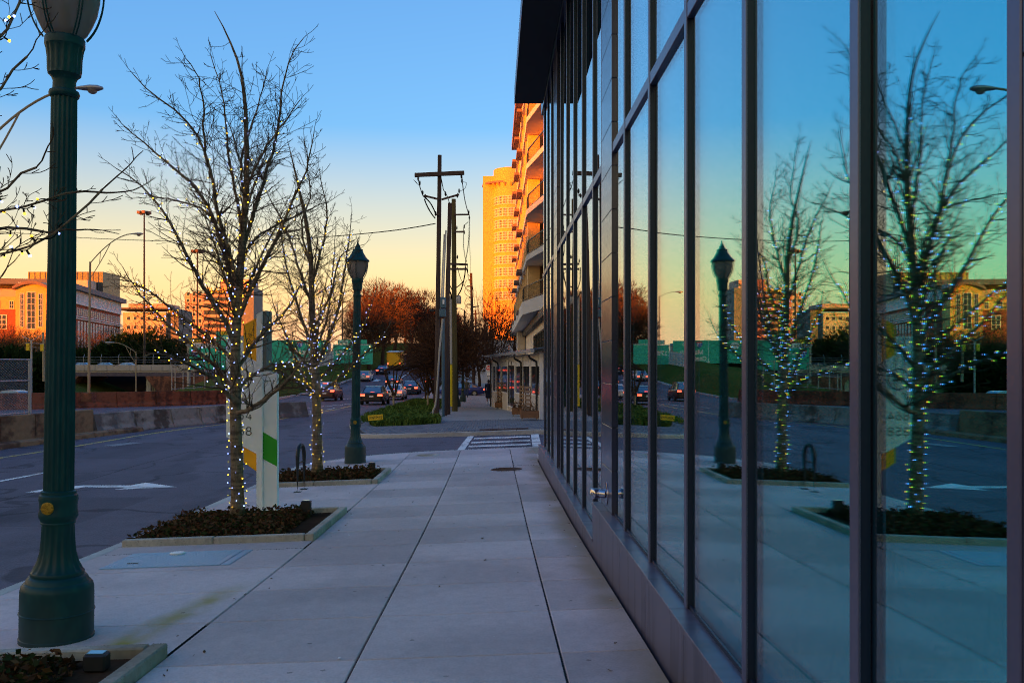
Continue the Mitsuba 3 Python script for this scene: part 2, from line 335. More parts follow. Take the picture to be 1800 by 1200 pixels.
# ------------------------------------------------------------------ ground, roads, pavements
g = MB(); n = 40
xs = np.r_[np.linspace(-3000, -260, 8), np.linspace(-200, 200, 21), np.linspace(260, 3000, 8)]; ys = np.r_[np.linspace(-3000, -150, 6), np.linspace(-100, 500, 25), np.linspace(600, 4000, 8)]
gx, gy = np.meshgrid(xs, ys, indexing='ij'); v = np.c_[gx.ravel(), gy.ravel(), np.full(gx.size, ZE - 9.0)]
i, j = np.meshgrid(np.arange(len(xs) - 1), np.arange(len(ys) - 1), indexing='ij'); b = (i * len(ys) + j).ravel()
struct('ground', trimesh.Trimesh(*[np.asarray(q) for q in (v, np.vstack([np.c_[b, b + len(ys), b + len(ys) + 1], np.c_[b, b + len(ys) + 1, b + 1]]))], process=False), 'mat_ground')
WALL_LINE = [(-60, 40), (-45, 48), (-32, 58), (-24, 68), (-20.6, 76)]
road_poly = Polygon([(-60, -25)] + WALL_LINE + [(-20.6, 330), (60, 330), (60, -25)])
struct('road', sheet(road_poly, zg, 0.0, 2.5), 'mat_asphalt')
# a skirt below the road's left edge, down to the freeway
sk = MB(); pl = WALL_LINE + [(-20.6, 330)]
for (a, b) in zip(pl, pl[1:]):
    for s0, s1 in zip(np.linspace(0, 1, 9)[:-1], np.linspace(0, 1, 9)[1:]):
        p, q = [np.array(a) + (np.array(b) - np.array(a)) * s for s in (s0, s1)]
        sk.add([(*p, ZE - 9), (*q, ZE - 9), (*q, zg(*q) - 0.01), (*p, zg(*p) - 0.01)], [[0, 1, 2, 3]])
struct('retaining_wall', sk.out(), 'mat_rust_wall')

# near pavement
XA, XB, XC, XF, XG = -2.18, -0.877, 0.425, 1.02, 1.137
YEND = 20.5
def arc(cx, cy, r, a0, a1, n=10): return [(cx + r * math.cos(t), cy + r * math.sin(t)) for t in np.radians(np.linspace(a0, a1, n))]
walk = Polygon([(-4.7, -12), (-4.7, 20.0)] + arc(-1.2, 20.4, 3.5, 178, 92, 10) + [(0.3, 24.05), (3, 24.1), (40, 24.2), (40, YEND + 0.02), (XF - 0.02, YEND + 0.02), (XF - 0.02, -12)])
inner = walk.buffer(-0.17, join_style='mitre').union(walk.intersection(sbox(-1, -12, XF + 0.01, 20.6)).buffer(-0.004, join_style='mitre'))
base = extrude(walk.buffer(-0.01), 0.001)
sw = thing('sidewalk', kind='structure')
put(sw, sheet(inner.buffer(0.004), zs, -0.022, 1.15), 'mat_joint')
P1a, P1b, P2a, P2b = hit(540, 950, zs), hit(597, 900, zs), hit(640, 851, zs), hit(678, 828, zs)
PLANT = [(-4.56, XA, 2.2, 6.02), (-4.56, XA, P1a[1], P1b[1]), (-4.56, XA - 0.02, P2a[1], P2b[1])]
def slab(poly, dz=0.0):
    """one flag: chamfered top on the ground, sides 30 mm deep"""
    ins = poly.buffer(-0.004, join_style='mitre')
    if ins.is_empty or ins.geom_type != 'Polygon': return None
    o, t = np.array(poly.exterior.coords)[:-1], np.array(ins.exterior.coords)[:-1]
    v, f = trimesh.creation.triangulate_polygon(ins, engine='earcut'); m = MB(); f = np.asarray(f)
    a, b, c = v[f[0][0]], v[f[0][1]], v[f[0][2]]
    if np.cross(np.r_[b - a, 0], np.r_[c - a, 0])[2] < 0: f = f[:, ::-1]
    m.add(np.c_[v, zs(v[:, 0], v[:, 1]) + dz], f)
    if len(o) == len(t):
        k = np.argmin(((t - o[0]) ** 2).sum(1)); t = np.roll(t, -k, axis=0); nn = len(o); ii = np.arange(nn); jj = (ii + 1) % nn
        vv = np.vstack([np.c_[t, zs(t[:, 0], t[:, 1]) + dz], np.c_[o, zs(o[:, 0], o[:, 1]) + dz - 0.004], np.c_[o, zs(o[:, 0], o[:, 1]) + dz - 0.03]])
        m.add(vv, np.vstack([np.c_[ii, ii + nn, jj + nn, jj], np.c_[ii + nn, ii + 2 * nn, jj + 2 * nn, jj + nn]]))
    return m.out()
holes = shapely.union_all([sbox(p[0] - 0.3, p[2] + 0.01, p[1] - 0.01, p[3] - 0.01) for p in PLANT])
rows = [8.05 + 1.15 * k for k in range(-9, 15)]
q = 0
for y0, y1 in zip(rows, rows[1:] + [25.3]):
    for c, (x0, x1) in enumerate(((-4.9, XA), (XA, XB), (XB, XC), (XC, XF))):
        d0 = 0.006 if abs(y0 - 8.05) < 0.01 else 0.0048; d1 = 0.006 if abs(y1 - 8.05) < 0.01 else 0.0048
        r = sbox(x0 + 0.008, y0 + d0, x1 - (0.008 if c < 3 else -0.0), y1 - d1).intersection(inner).difference(holes)
        for gg in getattr(r, 'geoms', [r]):
            if gg.geom_type == 'Polygon' and gg.area > 0.01:
                m = slab(gg.simplify(0.002), 0.0015 * (rng.random() - 0.5))
                if m is not None: part(sw, 'slab', m, SLAB[int(rng.integers(3))]); q += 1
        if x1 == XF and y1 > YEND:
            r = sbox(XF, max(y0, YEND + 0.03), 12, y1 - d1).intersection(inner)
            if r.geom_type == 'Polygon' and r.area > 0.01:
                m = slab(r)
                if m is not None: part(sw, 'slab', m, SLAB[0])
def curb_pieces(root, line, g, length=2.4, w=0.16, h=0.17, mat='mat_curb', lip=0.0):
    """stones along a line (the kerb lies to its left), their tops level with the pavement"""
    ls = shapely.LineString(line); L = ls.length; nn = max(1, int(L / length)); e = 0.005
    for a, b in zip(np.linspace(0, L, nn + 1)[:-1], np.linspace(0, L, nn + 1)[1:]):
        m = MB(); st = np.linspace(a + e, b - e, max(2, int((b - a) / 0.6) + 1)); P = np.array([ls.interpolate(s).coords[0] for s in st])
        t = np.gradient(P, axis=0); t /= np.linalg.norm(t, axis=1, keepdims=True); nl = np.c_[t[:, 1], -t[:, 0]]
        prof = [(0.0, -0.3), (0.005, h - 0.02 + lip), (0.025, h + lip), (w - 0.006, h + lip), (w, h - 0.006 + lip), (w, -0.3)]
        v = []
        for p, o in zip(P, nl):
            z = float(g(*(p + o * 0.08)))
            v += [(*(p + o * u), z + zz - 0.02) for u, zz in prof]
        k = len(prof); nf = []
        for r_ in range(len(P) - 1):
            for c_ in range(k - 1): nf.append([r_ * k + c_, r_ * k + c_ + 1, (r_ + 1) * k + c_ + 1, (r_ + 1) * k + c_])
        m.add(v, nf); m.add(v[:k], [[0, 5, 4, 3], [0, 3, 2, 1]]); m.add(v[-k:], [[3, 4, 5, 0], [1, 2, 3, 0]])
        part(root, 'curb', m.out(), mat)
curb_pieces(sw, [(-4.7, -6), (-4.7, 20.0)] + arc(-1.2, 20.4, 3.5, 178, 92, 10) + [(0.3, 24.05), (3, 24.1), (12, 24.1)], zg)

# far pavement: the corner with pavers, then concrete
far = Polygon([(-6.1, 38), (-5.2, 33.2)] + arc(-3.4, 32.6, 1.7, 170, 265, 7) + [(-1.0, 30.7), (40, 30.9), (40, 300), (-6.4, 300), (-6.9, 70)])
far_in = far.buffer(-0.16, join_style='mitre')
fw = thing('far_sidewalk', kind='structure', label=None)
PAVE_END = 38.6
put(fw, sheet(far_in.intersection(sbox(-10, PAVE_END, 14, 300)), lambda x, y: zg(x, y) + 0.15, 0, 4.0), 'mat_far_walk')
part(fw, 'paver_bed', sheet(far_in.intersection(sbox(-10, 29, 14, PAVE_END)), lambda x, y: zg(x, y) + 0.15, -0.02, 2.0), 'mat_joint')
curb_pieces(fw, [(12, 30.8), (-1.0, 30.7)] + arc(-3.4, 32.6, 1.7, 265, 170, 7) + [(-5.2, 33.2), (-6.1, 38), (-6.9, 70), (-6.5, 160)], zg, 3.5)
rest = MB(); pv = 0
for iy, y in enumerate(np.arange(30.8, PAVE_END - 0.2, 0.42)):
    for x in np.arange(-5.6 + 0.105 * (iy % 2), 2.6, 0.21):
        r = sbox(x + 0.008, y + 0.006, x + 0.202, y + 0.414)
        if not far_in.contains(r): continue
        c = [(x + 0.018, y + 0.018), (x + 0.192, y + 0.018), (x + 0.192, y + 0.402), (x + 0.018, y + 0.402)]; o = [(x + 0.014, y + 0.014), (x + 0.196, y + 0.014), (x + 0.196, y + 0.406), (x + 0.014, y + 0.406)]
        dz = 0.15 + rng.uniform(-0.002, 0.002)
        v = [(*p, float(zg(*p)) + dz) for p in c] + [(*p, float(zg(*p)) + dz - 0.006) for p in o] + [(*p, float(zg(*p)) + dz - 0.03) for p in o]
        f = [[0, 1, 2, 3]] + [[a, a + 4, (a + 1) % 4 + 4, (a + 1) % 4] for a in range(4)] + [[a + 4, a + 8, (a + 1) % 4 + 8, (a + 1) % 4 + 4] for a in range(4)]
        if pv < 300: part(fw, 'paver', MB().add(v, f).out(), f'mat_paver_{int(rng.integers(3))}'); pv += 1
        else: rest.add(v, f)
part(fw, 'far_paver', rest.out(), 'mat_paver_0', kind='stuff')
lines = MB()
for x in (-2.2, 0.2):
    lines.add([(x, PAVE_END, zg(x, PAVE_END) + .154), (x + .02, PAVE_END, zg(x, PAVE_END) + .154), (x + .02, 60, zg(x, 60) + .154), (x, 60, zg(x, 60) + .154)], [[0, 1, 2, 3]])
for y in np.arange(PAVE_END, 85, 1.9):
    lines.add([(-4, y, zg(-4, y) + .154), (3, y, zg(3, y) + .154), (3, y + .025, zg(3, y) + .154), (-4, y + .025, zg(-4, y) + .154)], [[0, 1, 2, 3]])
part(fw, 'joint', lines.out(), 'mat_joint')
part(fw, 'tactile_strip', drape(extrude(sbox(-0.5, 31.1, 1.2, 31.7), 0.012), lambda x, y: zg(x, y) + 0.15, 0.002), 'mat_manhole')

# painted markings
def paint_poly(name, pts, mat='mat_white_paint', label=None, cat=None, group=None):
    P = [hit(*p)[:2] for p in pts]
    poly = Polygon(P).buffer(0)
    k = thing(name, label, cat, group, 'structure'); put(k, sheet(poly, zg, 0.006, 1.5), mat); return k
def paint_line(name, pts, w, mat, dz=0.006):
    ls = shapely.LineString(pts).buffer(w / 2, cap_style='flat')
    k = thing(name, kind='structure'); put(k, sheet(ls, zg, dz, 2.0), mat); return k
cw = thing('crosswalk', kind='structure')
def cwpart(poly): part(cw, 'bar', sheet(poly, zg, 0.006, 1.2), 'mat_white_paint')
a0, a1, b0, b1 = hit(799, 797)[:2], hit(823, 766.5)[:2], hit(812, 797)[:2], hit(833, 766.5)[:2]
cwpart(Polygon([a0, b0, b1, a1]))
xr0, xr1 = 1.05, 1.35
cwpart(Polygon([(1.06, 24.3), (1.32, 24.3), (1.52, 30.6), (1.26, 30.6)]))
for ypx in (769.5, 776.5, 783.0, 790.0):
    p = hit(870, ypx); y = p[1]; w = 0.26
    xl = b0[0] + (b1[0] - b0[0]) * (y - b0[1]) / (b1[1] - b0[1]) + 0.06
    xrr = 1.02 + 0.2 * (y - 24.3) / 6.3
    cwpart(Polygon([(xl, y - w), (xrr, y - w), (xrr, y + w), (xl, y + w)]))
paint_poly('turn_arrow', [(44, 866), (92, 857), (150, 853), (228, 853.5), (256, 848.2), (312, 856), (198, 861), (224, 857.5), (150, 856), (100, 864)])
paint_line('lane_line', [hit(-60, 857)[:2], hit(79, 831)[:2]], 0.13, 'mat_white_paint')
paint_line('lane_line', [hit(190, 784)[:2], hit(240, 778)[:2]], 0.5, 'mat_worn_paint')
ye = [hit(x, y)[:2] for x, y in ((-40, 811), (60, 796), (130, 785), (200, 773), (260, 763), (330, 753), (400, 745), (490, 737), (545, 728), (600, 717.5), (625, 711))]
paint_line('edge_line', ye, 0.14, 'mat_yellow_paint')
for pts in ([(545, 706), (620, 699)], [(560, 715), (618, 711)], [(640, 727), (700, 727)], [(688, 760.5), (760, 760.5)]):
    pass
paint_line('lane_line', [hit(540, 717)[:2], hit(622, 709)[:2]], 0.16, 'mat_white_paint')
paint_line('lane_line', [hit(530, 706)[:2], hit(622, 700)[:2]], 0.16, 'mat_white_paint')
paint_line('lane_line', [(-13.7, 98), (-13.9, 185)], 0.28, 'mat_white_paint')
paint_poly('lane_arrow', [(654, 669.6), (662, 666.2), (670, 668.0), (666, 669.2), (664, 670.3)])
paint_line('lane_line', [hit(656, 762)[:2], hit(686, 762.5)[:2]], 0.2, 'mat_white_paint')
for xx in (-10.8,):
    for y in range(58, 190, 12): paint_line('lane_line', [(xx, y), (xx, y + 3)], 0.14, 'mat_white_paint')

# ------------------------------------------------------------------ planter beds
def leaves(poly_rect, count, hmax, size, seed, g, mats, mound=0.03):
    r = np.random.default_rng(seed); x0, x1, y0, y1 = poly_rect
    outs = []
    p = np.c_[r.uniform(x0, x1, count), r.uniform(y0, y1, count)]
    edge = np.minimum(np.minimum(p[:, 0] - x0, x1 - p[:, 0]), np.minimum(p[:, 1] - y0, y1 - p[:, 1]))
    top = (0.03 + mound + 0.09 * meshkit.fbm(np.c_[p * 2.2, np.zeros(count)], 3)) * np.clip(edge / 0.22 + 0.25, 0, 1)
    z = g(p[:, 0], p[:, 1]) + top * r.uniform(0.25, 1.15, count) + hmax * (r.random(count) ** 6)
    d = r.normal(size=(count, 3)); d[:, 2] = np.abs(d[:, 2]) * 0.7; d /= np.linalg.norm(d, axis=1, keepdims=True)
    s = np.cross(d, r.normal(size=(count, 3))); s /= np.linalg.norm(s, axis=1, keepdims=True)
    L = size * r.uniform(0.6, 1.5, count)[:, None]
    c = np.c_[p, z]
    v = np.stack([c - d * L * 0.5, c + s * L * 0.3, c + d * L * 0.6, c - s * L * 0.3], 1)
    which = r.integers(len(mats), size=count)
    for i in range(len(mats)):
        vv = v[which == i].reshape(-1, 3); ff = np.arange(len(vv)).reshape(-1, 4)
        outs.append((MB().add(vv, ff).out(), mats[i]))
    return outs
desc = ['planting bed of dark ground cover at the bottom left corner, nearest the camera', 'planting bed around the nearer lit tree, dark ground cover inside a low concrete edging', 'planting bed around the farther lit tree beside the second lamp post']
for k, (x0, x1, y0, y1) in enumerate(PLANT):
    root = thing('planter_bed', desc[k], 'planter', 'planting beds along the kerb')
    soil = sbox(x0 + 0.1, y0 + 0.05, x1 - 0.08, y1 - 0.05)
    part(root, 'soil', sheet(soil, zs, 0.015, 0.5), 'mat_soil')
    def edging(xa, xb, ya, yb):
        L = max(xb - xa, yb - ya); nn = max(1, int(round(L / 0.95)))
        for i in range(nn):
            if xb - xa > yb - ya: b = (xa + (xb - xa) * i / nn + .004, xa + (xb - xa) * (i + 1) / nn - .004, ya, yb)
            else: b = (xa, xb, ya + (yb - ya) * i / nn + .004, ya + (yb - ya) * (i + 1) / nn - .004)
            m = rbox(b[0], b[1], b[2], b[3], -0.05, 0.085 + rng.uniform(-.004, .004), 0.012)
            part(root, 'edging', drape(m, zs), 'mat_planter_curb')
    edging(x1 - 0.11, x1, y0, y1); edging(x0 + 0.05, x1 - 0.114, y0, y0 + 0.11)
    if k != 1: edging(x0 + 0.05, x1 - 0.114, y1 - 0.11, y1)
    else: edging(-3.0, x1 - 0.114, y1 - 0.11, y1)
    rect = (x0 + 0.06, x1 - (0.45 if k == 1 else 0.2), y0 + 0.13, y1 - 0.12)
    if k == 0: rect = (x0 + 0.06, -2.62, y0 + 0.1, y1 - 0.2)
    for m, mt in leaves(rect, (9000, 9000, 6000)[k], 0.10, (0.055, 0.055, 0.06)[k], 11 + k, zs, ['mat_cover_0', 'mat_cover_1', 'mat_cover_2', 'mat_cover_0']):
        part(root, 'ground_cover', m, mt, kind='stuff')
    # uplight box
    ux, uy = ((-2.5, y1 - 0.36), (x1 - 0.52, y1 - 0.42), (x1 - 0.35, y1 - 0.5))[k]
    uz = float(zs(ux, uy))
    up = thing('ground_light', ['black ground floodlight lying in the nearest planting bed', 'small dark box light standing in the bed of the nearer lit tree', 'small dark box light at the right end of the far planting bed'][k], 'light')
    put(up, rbox(ux - 0.07, ux + 0.07, uy - 0.05, uy + 0.05, uz + 0.02, uz + (0.13 if k == 0 else 0.24), 0.012), 'mat_dark_metal')
    part(up, 'lens', bx(ux - 0.05, ux + 0.05, uy - 0.035, uy + 0.035, uz + (0.131 if k == 0 else 0.241), uz + (0.136 if k == 0 else 0.246)), 'mat_car_glass')

# fallen leaves and litter on the pavement
lr_ = np.random.default_rng(5); lm = MB(); lm2 = MB()
for q in range(150):
    x = lr_.uniform(-4.4, 0.95) if lr_.random() < .55 else lr_.choice([-2.1, 0.93, -4.4]) + lr_.normal() * .09; y = lr_.uniform(3.2, 22)
    if holes.contains(shapely.Point(x, y)) or x > 1.0: continue
    z = float(zs(x, y)) + .004; a = lr_.uniform(0, 6.3); L_ = lr_.uniform(.010, .026); d = np.array([math.cos(a), math.sin(a), 0]); n_ = np.array([-d[1], d[0], 0]); c = np.array([x, y, z])
    (lm if lr_.random() < .75 else lm2).add([c - d * L_, c + n_ * L_ * .5 + [0, 0, .006], c + d * L_ + [0, 0, .008], c - n_ * L_ * .5], [[0, 1, 2, 3]])
fl = thing('fallen_leaves', 'small dry leaves and specks of litter scattered over the pavement', 'leaves', None, 'stuff'); put(fl, lm.out(), 'mat_cover_2'); part(fl, 'litter', lm2.out(), 'mat_sign_white', kind='stuff')

# vault cover and manholes
vc = thing('utility_vault_cover', 'blue grey steel utility cover set in the pavement before the nearer planting bed', 'utility cover')
p0, p1, p2, p3 = [hit(*q, zs) for q in ((196, 997), (404, 997), (430, 971), (232, 971))]
x0, x1, y0, y1 = (p0[0] + p3[0]) / 2, (p1[0] + p2[0]) / 2, (p0[1] + p1[1]) / 2, (p2[1] + p3[1]) / 2
put(vc, drape(rbox(x0, x1 - 0.1, y0, y1, -0.01, 0.012, 0.004), zs), 'mat_steel_plate')
part(vc, 'frame', drape(rbox(x1 - 0.09, x1, y0, y1, -0.01, 0.009, 0.003), zs), 'mat_steel_plate')
tr = MB()
for a in np.arange(x0 + 0.04, x1 - 0.14, 0.05):
    for bb in np.arange(y0 + 0.04, y1 - 0.03, 0.05):
        k = int(round((a - x0) / 0.05) + round((bb - y0) / 0.05)) % 2
        m = boxvf(-0.016, 0.016, -0.005, 0.005, 0, 0.003) if k else boxvf(-0.005, 0.005, -0.016, 0.016, 0, 0.003)
        tr.add(m[0] + [a, bb, float(zs(a, bb)) + 0.012], m[1])
part(vc, 'tread', tr.out(), 'mat_steel_plate', kind='stuff')
part(vc, 'handle_slot', drape(bx(x0 + 0.2, x0 + 0.32, y0 + 0.22, y0 + 0.26, 0.0165, 0.0175), zs), 'mat_black')
c = hit(312, 976, zs); part(vc, 'lid', drape(xf(lathe([(0.0001, 0.012), (0.08, 0.012), (0.085, 0.028), (0.07, 0.034), (0.0001, 0.034)], 24), trimesh.transformations.translation_matrix([c[0], c[1], 0])), zs), 'mat_sign_white')
for (px, py, r, lb) in ((890, 825, 0.33, 'round rusty manhole cover in the pavement near the glass facade'), (752, 800, 0.33, 'round grey manhole cover at the far edge of the pavement')):
    c = hit(px, py, zs); mh = thing('manhole_cover', lb, 'manhole cover')
    put(mh, drape(xf(lathe([(0.0001, 0.006), (r - 0.05, 0.006), (r - 0.045, 0.003), (r - 0.035, 0.003), (r - 0.03, 0.007), (r, 0.006), (r, -0.01)], 32), trimesh.transformations.translation_matrix([c[0], c[1], 0])), zs), 'mat_manhole' if px > 800 else 'mat_curb')
    k = MB()
    for a in np.arange(-3, 4) * 0.07:
        w = math.sqrt(max(0, (r - 0.07) ** 2 - a * a)); k.box(c[0] - w, c[0] + w, c[1] + a - 0.012, c[1] + a + 0.012, float(zs(c[0], c[1])) + 0.004, float(zs(c[0], c[1])) + 0.013)
    part(mh, 'rib', k.out(), 'mat_manhole' if px > 800 else 'mat_planter_curb', kind='stuff')

# ------------------------------------------------------------------ lamp posts
def lamp_meshes():
    P = {}
    P['base'] = lathe([(0.0001, 0), (0.255, 0), (0.255, 0.03), (0.25, 0.035), (0.25, 0.20), (0.257, 0.205), (0.257, 0.21), (0.25, 0.215), (0.248, 0.37), (0.24, 0.40), (0.225, 0.42), (0.215, 0.425), (0.205, 0.45), (0.19, 0.465), (0.17, 0.475), (0.0001, 0.475)], 48)
    P['pedestal'] = lathe([(0.18, 0.47), (0.183, 0.49), (0.175, 0.50), (0.165, 0.52), (0.14, 0.57), (0.122, 0.64), (0.114, 0.74), (0.11, 0.84), (0.118, 0.845), (0.118, 0.86), (0.10, 0.861)], 96, 16, 0.09, (0.505, 0.835))
    P['collar'] = lathe([(0.10, 0.855), (0.118, 0.86), (0.124, 0.88), (0.132, 0.89), (0.134, 0.92), (0.128, 0.94), (0.128, 1.0), (0.134, 1.02), (0.13, 1.05), (0.12, 1.06), (0.12, 1.08), (0.108, 1.085), (0.09, 1.09)], 48)
    P['shaft'] = lathe([(0.104, 1.08), (0.103, 1.6), (0.098, 2.5), (0.092, 3.3), (0.088, 3.96)], 96, 16, 0.13)
    P['capital'] = lathe([(0.088, 3.95), (0.10, 3.96), (0.106, 3.98), (0.10, 4.0), (0.08, 4.01), (0.078, 4.07), (0.09, 4.10), (0.112, 4.12), (0.117, 4.15), (0.12, 4.24), (0.128, 4.30), (0.135, 4.325), (0.137, 4.33), (0.137, 4.38), (0.13, 4.39), (0.0001, 4.39)], 96, 16, 0.07, (4.125, 4.315))
    P['globe'] = lathe([(0.11, 4.39), (0.15, 4.43), (0.185, 4.50), (0.215, 4.58), (0.232, 4.68), (0.236, 4.76), (0.234, 4.80)], 40)
    P['cap'] = lathe([(0.236, 4.79), (0.275, 4.79), (0.28, 4.80), (0.265, 4.83), (0.22, 4.87), (0.19, 4.91), (0.165, 4.955), (0.135, 5.0), (0.12, 5.05), (0.125, 5.06), (0.12, 5.075), (0.08, 5.09), (0.06, 5.13), (0.065, 5.14), (0.05, 5.16), (0.022, 5.22), (0.012, 5.28), (0.001, 5.30)], 40)
    cage = MB()
    for k in range(6):
        a = k * math.pi / 3 + 0.35; ca, sa = math.cos(a), math.sin(a)
        for o in (-0.011, 0.011):
            pts = [(r * ca - o * sa, r * sa + o * ca, z) for r, z in spline([(0.145, 4.385), (0.185, 4.44), (0.225, 4.53), (0.252, 4.65), (0.262, 4.80)], 12)]
            cage.tube(pts, 0.006, 5)
    P['cage'] = cage.out()
    badge = lathe([(0.0001, 0.0), (0.045, 0.0), (0.045, 0.006), (0.04, 0.009), (0.0001, 0.009)], 32)
    badge.apply_transform(trimesh.transformations.rotation_matrix(math.pi / 2, [1, 0, 0])); badge.apply_translation([-0.022, -0.131, 0.97])
    badge.apply_transform(trimesh.transformations.rotation_matrix(0.05, [0, 0, 1]))
    P['badge'] = badge
    P['socket'] = lathe([(0.0001, 4.39), (0.05, 4.39), (0.05, 4.47), (0.035, 4.48), (0.035, 4.62), (0.0001, 4.64)], 20)
    return P
LM = {k: mikit.ply(m, {'badge': 'mat_badge', 'globe': 'mat_globe', 'socket': 'mat_sign_white'}.get(k, 'mat_post_green'), True if k in ('globe', 'shaft', 'pedestal') else 35) for k, m in lamp_meshes().items()}
def lamp(x, y, z, label, lean=0.8, rz=0):
    r = thing('street_lamp', label, 'street lamp', 'green acorn street lamps along the pavement')
    for k, d in LM.items():
        kk = key_of(r + '__' + k); scene[kk] = {**d, 'to_world': T().translate([x, y, z]).rotate([0, 1, 0], lean).rotate([0, 0, 1], rz)}
    return r
L1 = (-3.2, 6.58); L2 = (-3.3, 21.4)
lamp(*L1, float(zs(*L1)), 'dark green fluted street lamp post standing closest, cut off by the top of the picture')
lamp(*L2, float(zs(*L2)), 'dark green acorn street lamp beside the farther lit tree and the cross street', 0.7, 10)
lamp(-2.42, 59.0, float(zs(-2.42, 59)), 'dark green street lamp beyond the crossing, next to the olive utility pole', 0.0)
lamp(-2.5, 72.5, float(zs(-2.5, 72.5)), 'farthest green street lamp, half hidden behind another beside the walking person', 0.0)

# ------------------------------------------------------------------ bare trees with string lights
def rotate_about(v, ax, a):
    ax = ax / np.linalg.norm(ax)
    return v * math.cos(a) + np.cross(ax, v) * math.sin(a) + ax * np.dot(ax, v) * (1 - math.cos(a))
def twiggy(r, p, d, L, rad, depth, out, up=0.25, seg=6, spread=(0.6, 1.05), kids=None):
    """a crooked branch and its side twigs, appended to out as (points, radii, depth)"""
    pts = [p]; t = d / np.linalg.norm(d)
    for i in range(seg):
        t = t + r.normal(size=3) * 0.13 + np.array([0, 0, up * 0.16]); t /= np.linalg.norm(t)
        pts.append(pts[-1] + t * L / seg)
    pts = np.array(pts); rr = np.linspace(rad, max(rad * 0.35, 0.0022), seg + 1)
    out.append((pts, rr, depth))
    if depth <= 0: return
    m = kids if kids is not None else max(2, int(L / (0.16 if depth == 1 else 0.2)))
    for k in range(m):
        s = (k + 0.6 + r.uniform(-.3, .3)) / (m + 0.3) * 0.85 + 0.12; i = min(int(s * seg), seg - 1); f = s * seg - i
        q = pts[i] + (pts[i + 1] - pts[i]) * f; tt = pts[i + 1] - pts[i]; tt /= np.linalg.norm(tt)
        ax = np.cross(tt, r.normal(size=3)); dd = rotate_about(tt, ax, r.uniform(*spread))
        if dd[2] < -0.3: dd[2] *= 0.3
        twiggy(r, q, dd, L * (1 - s * 0.55) * r.uniform(0.35, 0.62), max(rr[i] * 0.5, 0.0028), depth - 1, out, up, 4 if depth == 1 else 5)
